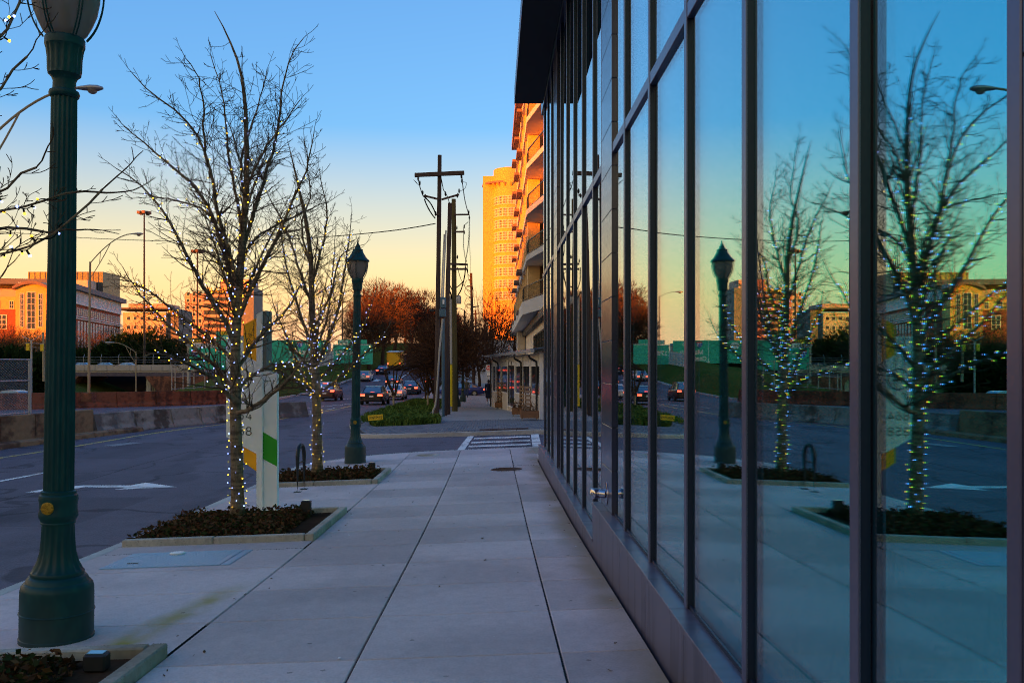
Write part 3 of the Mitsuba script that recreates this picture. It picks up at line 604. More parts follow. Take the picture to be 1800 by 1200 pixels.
def lit_tree(label, Y0, leader, limbs, extra, seed, lights_label, rt=0.11, bulbs=True, tk=1.0, twig_len=0.72, bulb_step=0.06, bright=1.0):
    r = np.random.default_rng(seed); S = Y0 / F
    root = thing('bare_tree', label, 'tree')
    lead = np.array([at(px, py, Y0) for px, py in leader]); lead = spline(lead, 30)
    hh = np.linspace(0, 1, 30); lr = rt * (1 - hh) ** 0.85 + 0.004; lr[0] *= 1.25
    part(root, 'trunk', MB().tube(lead, lr, 12).out(), 'mat_bark', True)
    twigs, runs = [], [(lead, lr)]
    def add_limb(c, r0):
        rad = np.linspace(r0 * 0.85, 0.006, len(c))
        part(root, 'limb', MB().tube(c, rad, 7).out(), 'mat_bark', True)
        runs.append((c, rad))
        L = np.linalg.norm(np.diff(c, axis=0), axis=1).sum(); m = int(L / 0.07)
        for k in range(m):
            s = 0.14 + 0.84 * (k + r.uniform(-.3, .3)) / m; i = int(np.clip(s * (len(c) - 1), 0, len(c) - 2)); t = c[i + 1] - c[i]; t /= np.linalg.norm(t)
            d = rotate_about(t, np.cross(t, r.normal(size=3)), r.uniform(0.55, 1.15))
            if d[2] < -0.2: d[2] *= -0.4
            twiggy(r, c[i], d, twig_len * (1.15 - 0.7 * s) * r.uniform(0.55, 1.2), max(rad[i] * 0.36, 0.0038) * tk, 1 if r.random() < 0.6 else 2, twigs, 0.3)
        e = c[-1] - c[-3]; twiggy(r, c[-1], e, 0.3, 0.005, 1, twigs, 0.3)
    for pts, dy, r0 in limbs:
        P = np.array([at(px, py, Y0 + dy * (k / (len(pts) - 1)) ** 0.8) for k, (px, py) in enumerate(pts)])
        add_limb(spline(P, 16) + r.normal(size=(16, 3)) * 0.008, r0)
    for k in range(extra):
        s = r.uniform(0.22, 0.8); i = int(s * 29); p = lead[i]; a = (r.uniform(0.2, 1) * r.choice([-1, 1])) * 1.0
        d = np.array([r.uniform(-0.6, 0.6), a, r.uniform(0.7, 1.1)]); d /= np.linalg.norm(d); L = (1 - s) * 3.6 * r.uniform(0.6, 0.9)
        c = [p]; t = d
        for _ in range(11): t = t + np.array([0, 0, 0.035]) + r.normal(size=3) * 0.03; t /= np.linalg.norm(t); c.append(c[-1] + t * L / 11)
        add_limb(np.array(c), max(lr[i] * 0.45, 0.012))
    for k in range(26):
        s = r.uniform(0.3, 0.98); i = int(s * 28); t = lead[i + 1] - lead[i]; d = rotate_about(t, np.cross(t, r.normal(size=3)), r.uniform(0.7, 1.2))
        twiggy(r, lead[i], d, 0.75 * (1.1 - 0.6 * s), max(lr[i] * 0.25, 0.005), 2 if s < 0.8 else 1, twigs, 0.3)
    tw = MB()
    for pts, rr, dp in twigs: tw.tube(pts, np.maximum(rr, 0.0032 * tk), 4 if dp else 3, False)
    part(root, 'twigs', tw.out(), 'mat_twig', kind='stuff')
    if not bulbs: return root
    sl = thing('string_lights', lights_label, 'string lights')
    ico = trimesh.creation.icosphere(0, 0.0085); W, C, wire, caps = MB(), MB(), MB(), MB(); kk = 0
    for n_, (c, rad) in enumerate(runs):
        dist = np.r_[0, np.cumsum(np.linalg.norm(np.diff(c, axis=0), axis=1))]; low = np.clip((c[0][2] - 2.0) / 3.0, 0, 1); L = dist[-1] * (0.8 if n_ == 0 else 0.85 - 0.45 * low); stp = bulb_step * (1 + 1.2 * low if n_ else 1.0)
        turns = 2 * math.pi / (0.095 if n_ == 0 else 0.15)
        if n_ > 0 and r.random() < 0.05 + 0.6 * low: continue
        ss = np.arange(0.08 if n_ == 0 else 0.02, L, 0.02); wp = []
        for q, s in enumerate(ss):
            i = min(np.searchsorted(dist, s, 'right') - 1, len(c) - 2); f = (s - dist[i]) / (dist[i + 1] - dist[i]); p = c[i] + (c[i + 1] - c[i]) * f; t = c[i + 1] - c[i]; t /= np.linalg.norm(t)
            R = rad[i] + (rad[i + 1] - rad[i]) * f + 0.008; x = np.cross(t, [0.3, 1, 0.2]); x /= np.linalg.norm(x); y = np.cross(t, x); a = turns * s
            o = x * math.cos(a) + y * math.sin(a); wp.append(p + o * R)
            if q % max(1, int(stp * (1.0 if n_ else 0.55 + 1.6 * s / L) * r.uniform(0.6, 1.5) / 0.02)) == 0:
                cpos = p + o * (R + r.uniform(0.012, 0.035)) + r.normal(size=3) * 0.008
                (W if kk % 2 else C).add(ico.vertices * r.uniform(0.8, 1.25) + cpos, ico.faces); kk += 1
                caps.bar(p + o * R, cpos - o * 0.004, 0.008)
        if len(wp) > 3: wire.tube(np.array(wp), 0.0035, 3, False)
    part(sl, 'wire', wire.out(), 'mat_wire'); part(sl, 'bulb_socket', caps.out(), 'mat_wire', kind='stuff')
    part(sl, 'warm_bulb', W.out(), 'mat_black', emit=[0.40 * bright, 0.21 * bright, 0.010 * bright], kind='stuff', label='warm yellow bulbs')
    part(sl, 'cool_bulb', C.out(), 'mat_black', emit=[0.10 * bright, 0.14 * bright, 0.40 * bright], kind='stuff', label='cool bluish white bulbs')
    return root
T1Y, T2Y, T0Y = 12.6, 18.0, 4.7
lit_tree('larger bare tree wrapped in fairy lights, in front of the address sign', T1Y,
    [(418, 906), (416, 800), (414, 715), (414, 620), (419, 520), (426, 420), (434, 310), (432, 200), (424, 130), (405, 75), (377, 20)],
    [([(414, 712), (380, 672), (330, 640), (280, 622), (235, 632)], -0.9, 0.045), ([(415, 700), (385, 650), (330, 600), (285, 560), (250, 520), (215, 470)], 0.7, 0.04),
     ([(414, 610), (392, 560), (345, 480), (310, 410), (270, 350), (205, 295)], -0.5, 0.045), ([(417, 560), (402, 480), (377, 393), (340, 325), (290, 283), (245, 245), (212, 218)], 0.5, 0.045),
     ([(419, 520), (405, 450), (383, 377), (367, 293), (345, 235), (310, 195), (277, 172), (235, 133)], -0.6, 0.04), ([(367, 293), (358, 240), (358, 187), (350, 143), (327, 102)], -0.5, 0.022),
     ([(415, 655), (450, 600), (490, 560), (520, 520), (545, 470)], 0.9, 0.035), ([(418, 560), (455, 480), (490, 410), (515, 350), (540, 290), (552, 230)], -0.4, 0.042),
     ([(425, 450), (450, 360), (475, 280), (490, 210), (500, 140), (533, 66)], 0.5, 0.036), ([(436, 330), (460, 270), (500, 215), (527, 178)], -0.7, 0.024),
     ([(414, 728), (450, 712), (487, 685), (521, 648), (548, 605), (570, 575)], -1.2, 0.042), ([(414, 690), (445, 660), (490, 640), (530, 640), (560, 650)], 1.0, 0.03),
     ([(426, 420), (413, 330), (400, 260), (395, 190), (370, 100)], 0.8, 0.028), ([(414, 640), (375, 600), (300, 540), (240, 500), (200, 490)], 1.1, 0.032),
     ([(422, 480), (448, 420), (500, 390), (540, 370), (575, 355)], 0.8, 0.026), ([(418, 540), (398, 440), (360, 370), (300, 350), (240, 340)], 1.2, 0.03), ([(436, 360), (425, 280), (450, 200), (470, 120)], 0.9, 0.024)], 5, 21,
    'string of yellow and white fairy lights wound around the nearer tree', 0.088, bright=1.0)
lit_tree('slimmer bare tree wrapped in fairy lights beside the second lamp post', T2Y,
    [(558, 832), (557, 740), (554, 640), (549, 560), (547, 470), (540, 400), (525, 330), (505, 245)],
    [([(557, 700), (525, 670), (490, 655), (460, 660)], -0.8, 0.032), ([(557, 690), (600, 660), (635, 625), (665, 600), (690, 560)], -0.6, 0.034), ([(556, 640), (585, 575), (602, 500), (612, 430), (618, 372)], 0.5, 0.045),
     ([(554, 620), (530, 560), (512, 500), (498, 440), (490, 380)], -0.5, 0.042), ([(549, 540), (525, 470), (505, 410), (475, 350), (460, 320)], 0.6, 0.036), ([(548, 500), (565, 440), (575, 380), (565, 320), (560, 290)], 0.5, 0.034),
     ([(555, 660), (520, 620), (490, 560), (475, 510)], 0.8, 0.034), ([(550, 580), (580, 520), (600, 450), (640, 430)], -0.8, 0.03), ([(556, 670), (585, 640), (620, 600), (650, 545), (660, 510)], 0.8, 0.03), ([(546, 460), (530, 400), (545, 340), (540, 280), (535, 240)], -0.7, 0.026),
     ([(553, 610), (575, 560), (585, 480), (590, 410)], 1.2, 0.032)], 5, 33,
    'string of yellow and white fairy lights wound around the farther tree', 0.10, bright=1.1)
lit_tree('bare tree reaching in from the left edge, only its branch tips showing', T0Y,
    [(-330, 1190), (-335, 900), (-330, 600), (-320, 300), (-310, -100), (-300, -500), (-310, -900)],
    [([(-330, 640), (-200, 470), (-90, 425), (0, 405), (60, 404), (118, 404)], 0.35, 0.02), ([(-330, 560), (-200, 420), (-80, 370), (0, 371), (70, 356), (135, 340), (190, 334)], 0.5, 0.009), ([(-325, 520), (-180, 200), (-60, 110), (10, 60), (35, 0), (50, -80)], 0.2, 0.015),
     ([(-330, 560), (-200, 420), (-90, 370), (0, 335), (65, 295)], -0.2, 0.008), ([(-330, 600), (-190, 480), (0, 450), (80, 420), (150, 370), (185, 335)], 0.0, 0.007), ([(-325, 500), (-180, 300), (-60, 200), (0, 155), (50, 100)], 0.0, 0.012), ([(-330, 700), (-230, 600), (-100, 560), (-20, 520)], -0.5, 0.03), ([(-330, 500), (-420, 300), (-500, 100), (-560, -100)], 0, 0.03)], 2, 45,
    'string of fairy lights on the branches at the left edge', 0.09, twig_len=0.3, bright=0.9, tk=0.5)

# ------------------------------------------------------------------ the glass building on the right
gb = thing('glass_building', 'long building with a tinted glass curtain wall and grey metal base along the pavement', 'building')
ZT, ZTR, ZN, ZFAR = ZE + 5.7, ZE + 2.0, ZE - 1.40, ZE - 1.785      # wall head, transom underside, near and far sill
COLS = [(1.10, 1.94), (8.43, 9.27), (15.75, 16.59)]; YB = -7.0
MUL = [[-5.8, -4.58, -3.36, -2.14, -0.92, 0.3], [2.74, 3.96, 5.18, 6.41, 7.63], [10.07, 11.29, 12.51, 13.73, 14.95], [17.39, 18.61, 19.83]]
XM = 1.109                                                        # front of mullions and columns
def pane_mesh(y0, y1, z0, z1, x, seed):
    """a sheet of plate glass: flat but for roller waves of a hair's breadth that show in its reflections"""
    r = np.random.default_rng(seed); ny, nz = 14, 30
    yy, zz = np.meshgrid(np.linspace(y0, y1, ny), np.linspace(z0, z1, nz), indexing='ij')
    a, b, c = r.uniform(0, 6.3, 3)
    xx = x + 0.00005 * np.sin(zz * 6.5 + a) + 0.00007 * np.sin(yy * 5.0 + b) + (yy - y0) * r.normal() * 0.0010 + (zz - z0) * r.normal() * 0.0006
    v = np.c_[xx.ravel(), yy.ravel(), zz.ravel()]; i, j = np.meshgrid(np.arange(ny - 1), np.arange(nz - 1), indexing='ij'); q = (i * nz + j).ravel()
    return trimesh.Trimesh(v, np.vstack([np.c_[q, q + nz + 1, q + nz], np.c_[q, q + 1, q + nz + 1]]), process=False)
def gpane(y0, y1, z0, z1, seed):
    k = part(gb, 'pane', pane_mesh(y0, y1, z0, z1, XG, seed), 'mat_pane', True)
    kk = key_of(k + '__coated_pane'); put(kk, pane_mesh(y0, y1, z0, z1, XG + 0.014, seed), 'mat_coated_pane', True)
def mullion(y0, y1, z0, z1, xf=XM):
    k = part(gb, 'mullion', MB().box(xf + 0.010, XG + 0.012, y0, y1, z0, z1).out(), 'mat_mullion')
    put(key_of(k + '__cap'), rbox(xf, xf + 0.0095, y0 - 0.003, y1 + 0.003, z0, z1, 0.002), 'mat_mullion_cap')
sd = 100
for bi, (muls, (ya, yb)) in enumerate(zip(MUL, [(YB, 1.10), (1.94, 8.43), (9.27, 15.75), (16.59, YEND)])):
    zsill = ZN if bi < 2 else ZFAR
    # mullion members hold y as the near edge of their side face
    ed = [ya] + muls + [yb]
    for y in muls: mullion(y, y + 0.06, zsill, ZT)
    for y0, y1 in zip(ed, ed[1:]):
        a = y0 + (0.06 if y0 in muls else 0.0)
        gpane(a, y1, zsill, ZTR, sd); gpane(a, y1, ZTR + 0.09, ZT, sd + 1); sd += 2
        tm = rbox(XM + 0.004, XG + 0.05, a + 0.001, y1 - 0.001, ZTR, ZTR + 0.09, 0.004); part(gb, 'transom', tm, 'mat_mullion_cap')
        part(gb, 'gasket', MB().box(XG - 0.012, XG - 0.001, a, y1, zsill, zsill + 0.025).out(), 'mat_mullion')
def column(y0, y1, zb):
    z = zb
    while z < ZT - 0.01:
        z2 = min(z + (2.05 if y0 < 5 else 0.41), ZT); part(gb, 'column_panel', rbox(XM - 0.003, XG + 0.08, y0 + 0.002, y1 - 0.002, z + 0.0025, z2 - 0.0025, 0.003), 'mat_column_panel'); z = z2
    part(gb, 'column_core', bx(XM + 0.02, XG + 0.07, y0 + 0.006, y1 - 0.006, zb, ZT), 'mat_gasket')
for y0, y1 in COLS:
    column(y0, y1 - 0.056, ZN if y0 < 10 else ZFAR); part(gb, 'column_trim', rbox(XM - 0.004, XG + 0.08, y1 - 0.054, y1 - 0.001, (ZN if y0 < 10 else ZFAR) + .002, ZT, 0.003), 'mat_mullion_cap')
# base panels and the sill that caps them
for k in range(-9, 12):
    y0, y1 = 6.07 + 1.22 * k - 0.01, 6.07 + 1.22 * (k + 1) - 0.01
    for a, b, zt in ((y0, min(y1, 9.29), ZN - 0.03), (max(y0, 9.29), min(y1, YEND), ZFAR - 0.01)):
        if b - a < 0.05: continue
        zb = float(zs(XF, b)) - 0.15
        part(gb, 'base_panel', rbox(XF, XG + 0.1, a + 0.003, b - 0.003, zb, zt, 0.004), 'mat_base_panel')
for a, b, z in ((YB, 9.29, ZN), (9.295, YEND, ZFAR)):
    y = a
    while y < b - 0.01:
        y2 = min(y + 2.44, b); part(gb, 'sill', rbox(XF - 0.008, XG + 0.05, y + 0.001, y2 - 0.001, z - 0.03, z + 0.001, 0.003), 'mat_base_panel'); y = y2
part(gb, 'base_core', bx(XF + 0.02, XG + 0.09, YB, YEND - 0.01, 0.3 - 1.6, ZFAR - 0.03), 'mat_gasket')
# canopy
part(gb, 'canopy', MB().add([(0.46, YB, ZT + 0.02), (XF + 0.05, YB, ZT + 0.02), (XF + 0.05, 19.62, ZT + 0.02), (0.46, 19.62, ZT + 0.02), (0.46, YB, ZT + 0.34), (XF + 0.05, YB, ZT + 0.34), (XF + 0.05, 19.62, ZT + 0.34), (0.46, 19.62, ZT + 0.34)],
     [[0, 3, 2, 1], [4, 5, 6, 7], [0, 1, 5, 4], [2, 3, 7, 6], [3, 0, 4, 7], [1, 2, 6, 5]]).out(), 'mat_soffit')
for y in np.arange(YB, 19.6, 2.44): part(gb, 'canopy_edge', rbox(0.448, 0.4575, y + .003, min(y + 2.437, 19.63), ZT + 0.0, ZT + 0.35, 0.002), 'mat_base_panel')
part(gb, 'wall_head', rbox(XF + 0.06, XG + 0.12, YB, YEND, ZT + 0.001, ZT + 0.6, 0.01), 'mat_column_panel')
part(gb, 'roof', bx(XG + 0.12, 14, YB, YEND, ZT + 0.3, ZT + 0.6), 'mat_dark_metal')
part(gb, 'interior_wall', MB().box(5.2, 5.4, YB, YEND, -0.6, ZT + .3).box(XG + 0.1, 5.2, YB - .2, YB, -0.6, ZT + .3).box(XG + 0.1, 14, YEND - 0.2, YEND - .005, -0.6, ZT + .3).out(), 'mat_interior')

# fire department connection on the column
fc = thing('fire_hose_connection', 'polished chrome fire hose connection sticking out of the metal column', 'hose connection')
m = MB(); yc, zc = 8.82, ZE - 1.25
def ycyl(prof, M): mm = lathe(prof, 28); mm.apply_transform(M); return mm
RX = trimesh.transformations.rotation_matrix(-math.pi / 2, [0, 1, 0])
put(fc, ycyl([(0.0001, 0), (0.115, 0), (0.115, 0.006), (0.10, 0.012), (0.05, 0.016), (0.0001, 0.016)], trimesh.transformations.translation_matrix([XM - 0.003, yc, zc]) @ RX), 'mat_chrome', 35)
for s in (-1, 1):
    R2 = trimesh.transformations.rotation_matrix(s * 0.5, [0, 0, 1])
    part(fc, 'outlet', ycyl([(0.0001, 0), (0.038, 0), (0.038, 0.06), (0.044, 0.065), (0.044, 0.085), (0.05, 0.09), (0.052, 0.13), (0.05, 0.15), (0.04, 0.158), (0.012, 0.16), (0.012, 0.172), (0.0001, 0.174)], trimesh.transformations.translation_matrix([XM - 0.012, yc + s * 0.045, zc]) @ R2 @ RX), 'mat_chrome', 35)

# ------------------------------------------------------------------ address sign and bike rack
SY = 13.8; si = thing('address_sign', 'tall white address sign with orange and green bands behind the nearer tree', 'sign')
def sq(pts, y0, y1):
    P = Polygon([(lambda w: (w[0], w[2]))(at(px, py, SY)) for px, py in pts]); m = extrude(P, y1 - y0)
    m.apply_transform(np.array([[1, 0, 0, 0], [0, 0, -1, y1], [0, 1, 0, 0], [0, 0, 0, 1.0]])); return m
put(si, sq([(452.5, 898), (452.5, 553), (463, 547), (463, 898)], SY - 0.06, SY + 0.34), 'mat_white_panel')
part(si, 'rear_blade', sq([(463.2, 640), (463.2, 547), (469.5, 546), (469.5, 652)], SY - 0.04, SY + 0.3), 'mat_grey_screen')
part(si, 'right_panel', sq([(463.2, 898), (463.2, 648), (487.5, 658), (487.5, 898)], SY - 0.02, SY + 0.1), 'mat_white_panel')
part(si, 'green_band', sq([(463.2, 806), (463.2, 759), (487.6, 773), (487.6, 819)], SY - 0.026, SY - 0.0205), 'mat_green_panel')
part(si, 'orange_band', sq([(428, 650), (428, 571), (452.3, 558), (452.3, 650)], SY + 0.0, SY + 0.12), 'mat_orange_panel')
part(si, 'orange_band', sq([(428, 812), (428, 760), (452.3, 760), (452.3, 829)], SY + 0.0, SY + 0.12), 'mat_orange_panel')
part(si, 'text_panel', sq([(399, 767), (399, 606), (428, 623), (452.3, 636), (452.3, 797)], SY - 0.05, SY - 0.001), 'mat_white_panel')
part(si, 'text_panel_back', sq([(399, 640), (399, 590), (427.8, 590), (427.8, 640)], SY + 0.002, SY + 0.1), 'mat_white_panel')
def sign_text(root, name, txt, px, py, hpx, Y, yoff, mat, bold=False, cx=False):
    s = hpx / F * Y; m = meshkit.text_mesh(txt, s, 0.004, bold); w = at(px, py, Y)
    if cx: m.apply_translation([-m.bounds[:, 0].mean(), 0, 0])
    m.apply_transform(np.array([[1, 0, 0, w[0]], [0, 0, -1, w[1] + yoff], [0, 1, 0, w[2]], [0, 0, 0, 1.0]])); return part(root, name, m, mat)
sign_text(si, 'numerals', '864', 425.5, 737, 15, SY, -0.05, 'mat_text_grey', cx=True); sign_text(si, 'numerals', '858', 425.5, 764.5, 15, SY, -0.05, 'mat_text_grey', cx=True)
sign_text(si, 'parking_letter', 'P', 425, 673, 15, SY, -0.05, 'mat_text_grey', cx=True)
w = at(425, 666, SY); rg = MB(); a = np.linspace(0, 2 * np.pi, 41)[:-1]; ro, ri = 19 / F * SY, 17 / F * SY
v = [(w[0] + r * math.cos(t), SY - 0.05 - d, w[2] + r * math.sin(t)) for d in (0, 0.004) for r in (ro, ri) for t in a]; k = np.arange(40); kk = (k + 1) % 40
rg.add(v, np.vstack([np.c_[k + 80, kk + 80, kk + 120, k + 120], np.c_[k, k + 80, kk + 80, kk]])); part(si, 'parking_ring', rg.out(), 'mat_text_grey')
m = MB(); p, q = at(420, 702, SY), at(432, 714, SY)
for a_, b_ in (((420, 713), (433, 700)), ((433, 700), (424, 700)), ((433, 700), (433, 709))): A, B = at(*a_, SY), at(*b_, SY); A[1] = B[1] = SY - 0.053; m.bar(A, B, 0.012, 0.012, (0, 1, 0))
part(si, 'arrow', m.out(), 'mat_text_grey')

br = thing('bike_rack', 'black inverted U bike rack standing on the pavement between the two planting beds', 'bike rack')
c = hit(523, 865, zs); cb = np.array([hit(539, 857.5, zs)[0], c[1] + 0.42]); z0 = float(zs(c[0], c[1])); H = 0.83
d = np.r_[cb - c[:2], 0]; Lr = np.linalg.norm(d); d /= Lr
pts = [c + [0, 0, -0.02], c + [0, 0, H - Lr / 2]] + [c + d * (Lr / 2 - Lr / 2 * math.cos(t)) + np.array([0, 0, H - Lr / 2 + Lr / 2 * math.sin(t)]) for t in np.linspace(0.15, math.pi - 0.15, 14)] + [c + d * Lr + [0, 0, H - Lr / 2], c + d * Lr + [0, 0, -0.02]]
put(br, MB().tube(np.array(pts), 0.036, 14).out(), 'mat_dark_metal', 40)
part(br, 'crossbar', MB().tube(np.array([c + d * 0.02 + [0, 0, 0.52], c + d * (Lr - 0.02) + [0, 0, 0.52]]), 0.016, 10).out(), 'mat_dark_metal', 40)
for e in (c, c + d * Lr): part(br, 'foot_plate', bx(e[0] - 0.06, e[0] + 0.06, e[1] - 0.06, e[1] + 0.06, z0 - 0.01, z0 + 0.012), 'mat_dark_metal')

# ------------------------------------------------------------------ median barriers, walls, chain-link fence
def jersey(root_label, a, b, mat, hgt=0.81, prof=None, name='barrier'):
    a, b = np.array(a, float), np.array(b, float); t = (b - a) / np.linalg.norm(b - a); nrm = np.array([t[1], -t[0]])
    P = prof or [(0.30, 0), (0.30, 0.08), (0.14, 0.33), (0.085, hgt - 0.02), (0.07, hgt), (-0.07, hgt), (-0.085, hgt - 0.02), (-0.14, 0.33), (-0.30, 0.08), (-0.30, 0)]
    k = len(P); v = []
    for s in np.linspace(0.01, 1 - 0.01, 5):
        q = a + (b - a) * s; z = float(zg(*q)) - 0.03
        wob = (meshkit.noise(np.array([[q[0] * 3, q[1] * 3, i] for i in range(k)])) - 0.5) * 0.02
        v += [(*(q + nrm * (u + wob[i])), z + h + wob[i] * 0.4) for i, (u, h) in enumerate(P)]
    f = [[r * k + i, r * k + i + 1, (r + 1) * k + i + 1, (r + 1) * k + i] for r in range(4) for i in range(k - 1)]
    m = MB().add(v, f); m.add(v[:k], [[0, i + 1, i] for i in range(1, k - 1)]); m.add(v[-k:], [[0, i, i + 1] for i in range(1, k - 1)])
    th = thing(name, root_label, 'barrier'); put(th, m.out(), mat); return th
bl = [hit(x, y)[:2] for x, y in ((-150, 812), (0, 787), (62, 779), (112, 772.5), (165, 766), (237, 757), (302, 751), (352, 746.5), (400, 742), (445, 738.5), (490, 735.5), (541, 732))]
bl = [np.array(p) + np.array([-0.22, 0.25]) for p in bl]
blab = ['stained brown concrete wall section furthest left', 'stained brown concrete wall section under the fence post', 'stained brown concrete wall section left of the lamp post', 'stained brown concrete wall section behind the lamp post', 'dark concrete barrier with flaking pale patches, first right of the nearest lamp post', 'pale mottled concrete barrier with a slanting joint, second from the lamp post', 'pale concrete barrier third from the lamp post', 'concrete barrier with a dark foot left of the nearer tree trunk', 'concrete barrier hidden behind the nearer tree trunk', 'concrete barrier behind the address sign', 'last concrete barrier of the row, its free end right of the address sign']
tall = [(0.12, 0), (0.11, 0.95), (0.09, 0.98), (-0.09, 0.98), (-0.11, 0.95), (-0.12, 0)]
for i in range(11):
    jersey(blab[i], bl[i], bl[i + 1], 'mat_stained_wall' if i < 4 else ('mat_barrier_dark' if i in (4, 8, 10) else 'mat_barrier'), prof=tall if i < 4 else None, name='concrete_wall' if i < 4 else 'barrier')
mk = thing('median_kerb', kind='structure')
ls = [np.array(p) + np.array([0.42, -0.42]) for p in bl[:6]]
for a, b in zip(ls, ls[1:]):
    m = MB(); z0_, z1_ = float(zg(*a)), float(zg(*b)); t = (b - a) / np.linalg.norm(b - a); nn = np.array([t[1], -t[0]])
    pf = [(0.25, -0.05), (0.22, 0.13), (0.15, 0.16), (-0.35, 0.16), (-0.35, -0.05)]
    v = [(*(e + nn * u), z + h) for e, z in ((a + t * .01, z0_), (b - t * .01, z1_)) for u, h in pf]
    m.add(v, [[i, i + 1, i + 6, i + 5] for i in range(4)] + [[0, 1, 2, 3], [5, 6, 7, 8]]); part(mk, 'kerb_stone', m.out(), 'mat_stained_wall')
# brown wall along the freeway
fwall = thing('freeway_wall', 'long rust stained concrete wall between the side road and the sunken freeway', 'wall')
wl = np.array(WALL_LINE[1:] + [(-20.4, 82)], float) + np.array([0.6, -0.6])
seg = shapely.LineString(wl)
for k, (s0, s1) in enumerate(zip(np.arange(0, seg.length - 3, 3.0), np.arange(3, seg.length, 3.0))):
    a, b = np.array(seg.interpolate(s0 + .02).coords[0]), np.array(seg.interpolate(s1 - .02).coords[0]); t = (b - a) / np.linalg.norm(b - a); nn = np.array([t[1], -t[0]])
    pf = [(0.3, -0.2), (0.28, 0.1), (0.15, 0.35), (0.11, 1.08), (-0.11, 1.08), (-0.15, -0.2)]
    v = [(*(e + nn * u), float(zg(*e)) + h) for e in (a, b) for u, h in pf]
    part(fwall, 'wall_section', MB().add(v, [[i, i + 1, i + 7, i + 6] for i in range(5)] + [[0, 1, 2, 3], [0, 3, 4, 5], [9, 8, 7, 6], [11, 10, 9, 6]]).out(), 'mat_rust_wall')
# chain-link fence on top of the near wall
cf = thing('chain_link_fence', 'chain link fence with galvanised posts on the brown wall at the left edge', 'fence')
fa = np.array(bl[1]) + (np.array(bl[2]) - bl[1]) * 0.92; fb = np.array(bl[0])
fz = lambda p: float(zg(*p)) + 0.95
for s in (0.0, 0.42, 0.84):
    p = fa + (fb - fa) * s; part(cf, 'post', MB().tube([(*p, fz(p) - 0.2), (*p, fz(p) + 1.82)], 0.055 if s == 0 else 0.04, 10).out(), 'mat_galvanized', 40)
for h in (0.06, 1.1, 1.78): part(cf, 'rail', MB().tube([(*fa, fz(fa) + h), (*fb, fz(fb) + h)], 0.024, 8).out(), 'mat_galvanized', 40)
m = MB(); Lf = np.linalg.norm(fb - fa); tt = (fb - fa) / Lf
for s in np.arange(-1.75, Lf, 0.085):
    for sg in (1, -1):
        s0, s1 = (s, s + 1.7) if sg > 0 else (s + 1.7, s)
        u0, u1 = 0.0, 1.0
        lo, hi = min(s0, s1), max(s0, s1)
        A, B = np.array([s0, 0.08]), np.array([s1, 1.78]); d_ = B - A
        ts = [0.0, 1.0]
        for lim in (0.0, Lf):
            tq = (lim - A[0]) / d_[0]
            if 0 < tq < 1:
                if (A[0] < 0) == (lim == 0.0) and (A[0] < 0 or A[0] > Lf): ts[0] = max(ts[0], tq)
                else: ts[1] = min(ts[1], tq)
        A2, B2 = A + d_ * ts[0], A + d_ * ts[1]
        if not (-.01 <= A2[0] <= Lf + .01 and -.01 <= B2[0] <= Lf + .01): continue
        pA, pB = fa + tt * A2[0], fa + tt * B2[0]
        m.bar((*pA, fz(pA) + A2[1]), (*pB, fz(pB) + B2[1]), 0.004)
part(cf, 'mesh', m.out(), 'mat_galvanized', kind='stuff')

# ------------------------------------------------------------------ light masts
def cobra(root, base, top, arm_end, r=0.09, mat='mat_pole_paint', head=0.75, second=True, pedestal=True):
    base, top, arm_end = map(lambda q: np.array(q, float), (base, top, arm_end))
    put(root, MB().tube([base, (base + top) / 2, top], [r, r * 0.85, r * 0.7], 12).out(), mat, 40)
    ctl = top + (arm_end - top) * np.array([0.55, 0.55, 0.95]); ts = np.linspace(0, 1, 14)[:, None]
    arm = (1 - ts) ** 2 * (top - [0, 0, 0.1]) + 2 * ts * (1 - ts) * ctl + ts ** 2 * arm_end
    part(root, 'arm', MB().tube(arm, 0.035, 8).out(), mat, 40)
    if second:
        arm2 = np.array([top - [0, 0, 1.1], top - [0, 0, 0.9] + (arm[4] - top) * 0.4, arm[6]]); part(root, 'brace', MB().tube(spline(arm2, 8), 0.028, 6).out(), mat, 40)
        part(root, 'strut', MB().bar(spline(arm2, 8)[3], arm[3], 0.03).out(), mat)
    d = arm[-1] - arm[-2]; d[2] = 0; d /= np.linalg.norm(d)
    hd = lathe([(0.0001, -0.05), (0.05, -0.03), (0.10, 0.15), (0.15, 0.4), (0.14, 0.6), (0.07, 0.73), (0.0001, 0.75)], 20); hd.apply_scale(head / 0.75); hd.vertices[:, 0] *= 0.55
    M = np.eye(4); M[:3, 0] = (0, 0, 1); M[:3, 2] = d; M[:3, 1] = np.cross(M[:3, 2], M[:3, 0]); M[:3, 3] = arm_end; hd.apply_transform(M)
    part(root, 'lamp_head', hd, 'mat_galvanized', 50)
    gl = trimesh.creation.icosphere(2, 0.13 * head / 0.75); gl.vertices[:, 2] *= 0.75; gl.apply_translation(arm_end + d * 0.45 * head / 0.75 - np.array([0, 0, 0.07 * head / 0.75])); part(root, 'lens', gl, 'mat_globe', True)
    if pedestal: part(root, 'pedestal', bx(base[0] - 0.35, base[0] + 0.35, base[1] - 0.35, base[1] + 0.35, base[2] - 0.6, base[2]), 'mat_rust_wall')
cb_ = thing('highway_light', 'tall tan roadway light pole rising from the rusty wall right of the nearest lamp post', 'light pole')
cobra(cb_, at(156, 690, 60), at(158.5, 460, 60), at(232, 411, 60))
cb_ = thing('highway_light', 'roadway light reaching in from the left edge behind the nearest lamp post', 'light pole')
b0 = at(-60, 700, 25); cobra(cb_, (b0[0], 25, ZE - 2.4), at(-60, 285, 25), at(134, 155, 25), 0.1)
cb_ = thing('highway_light', 'small low roadway light in front of the overpass', 'light pole')
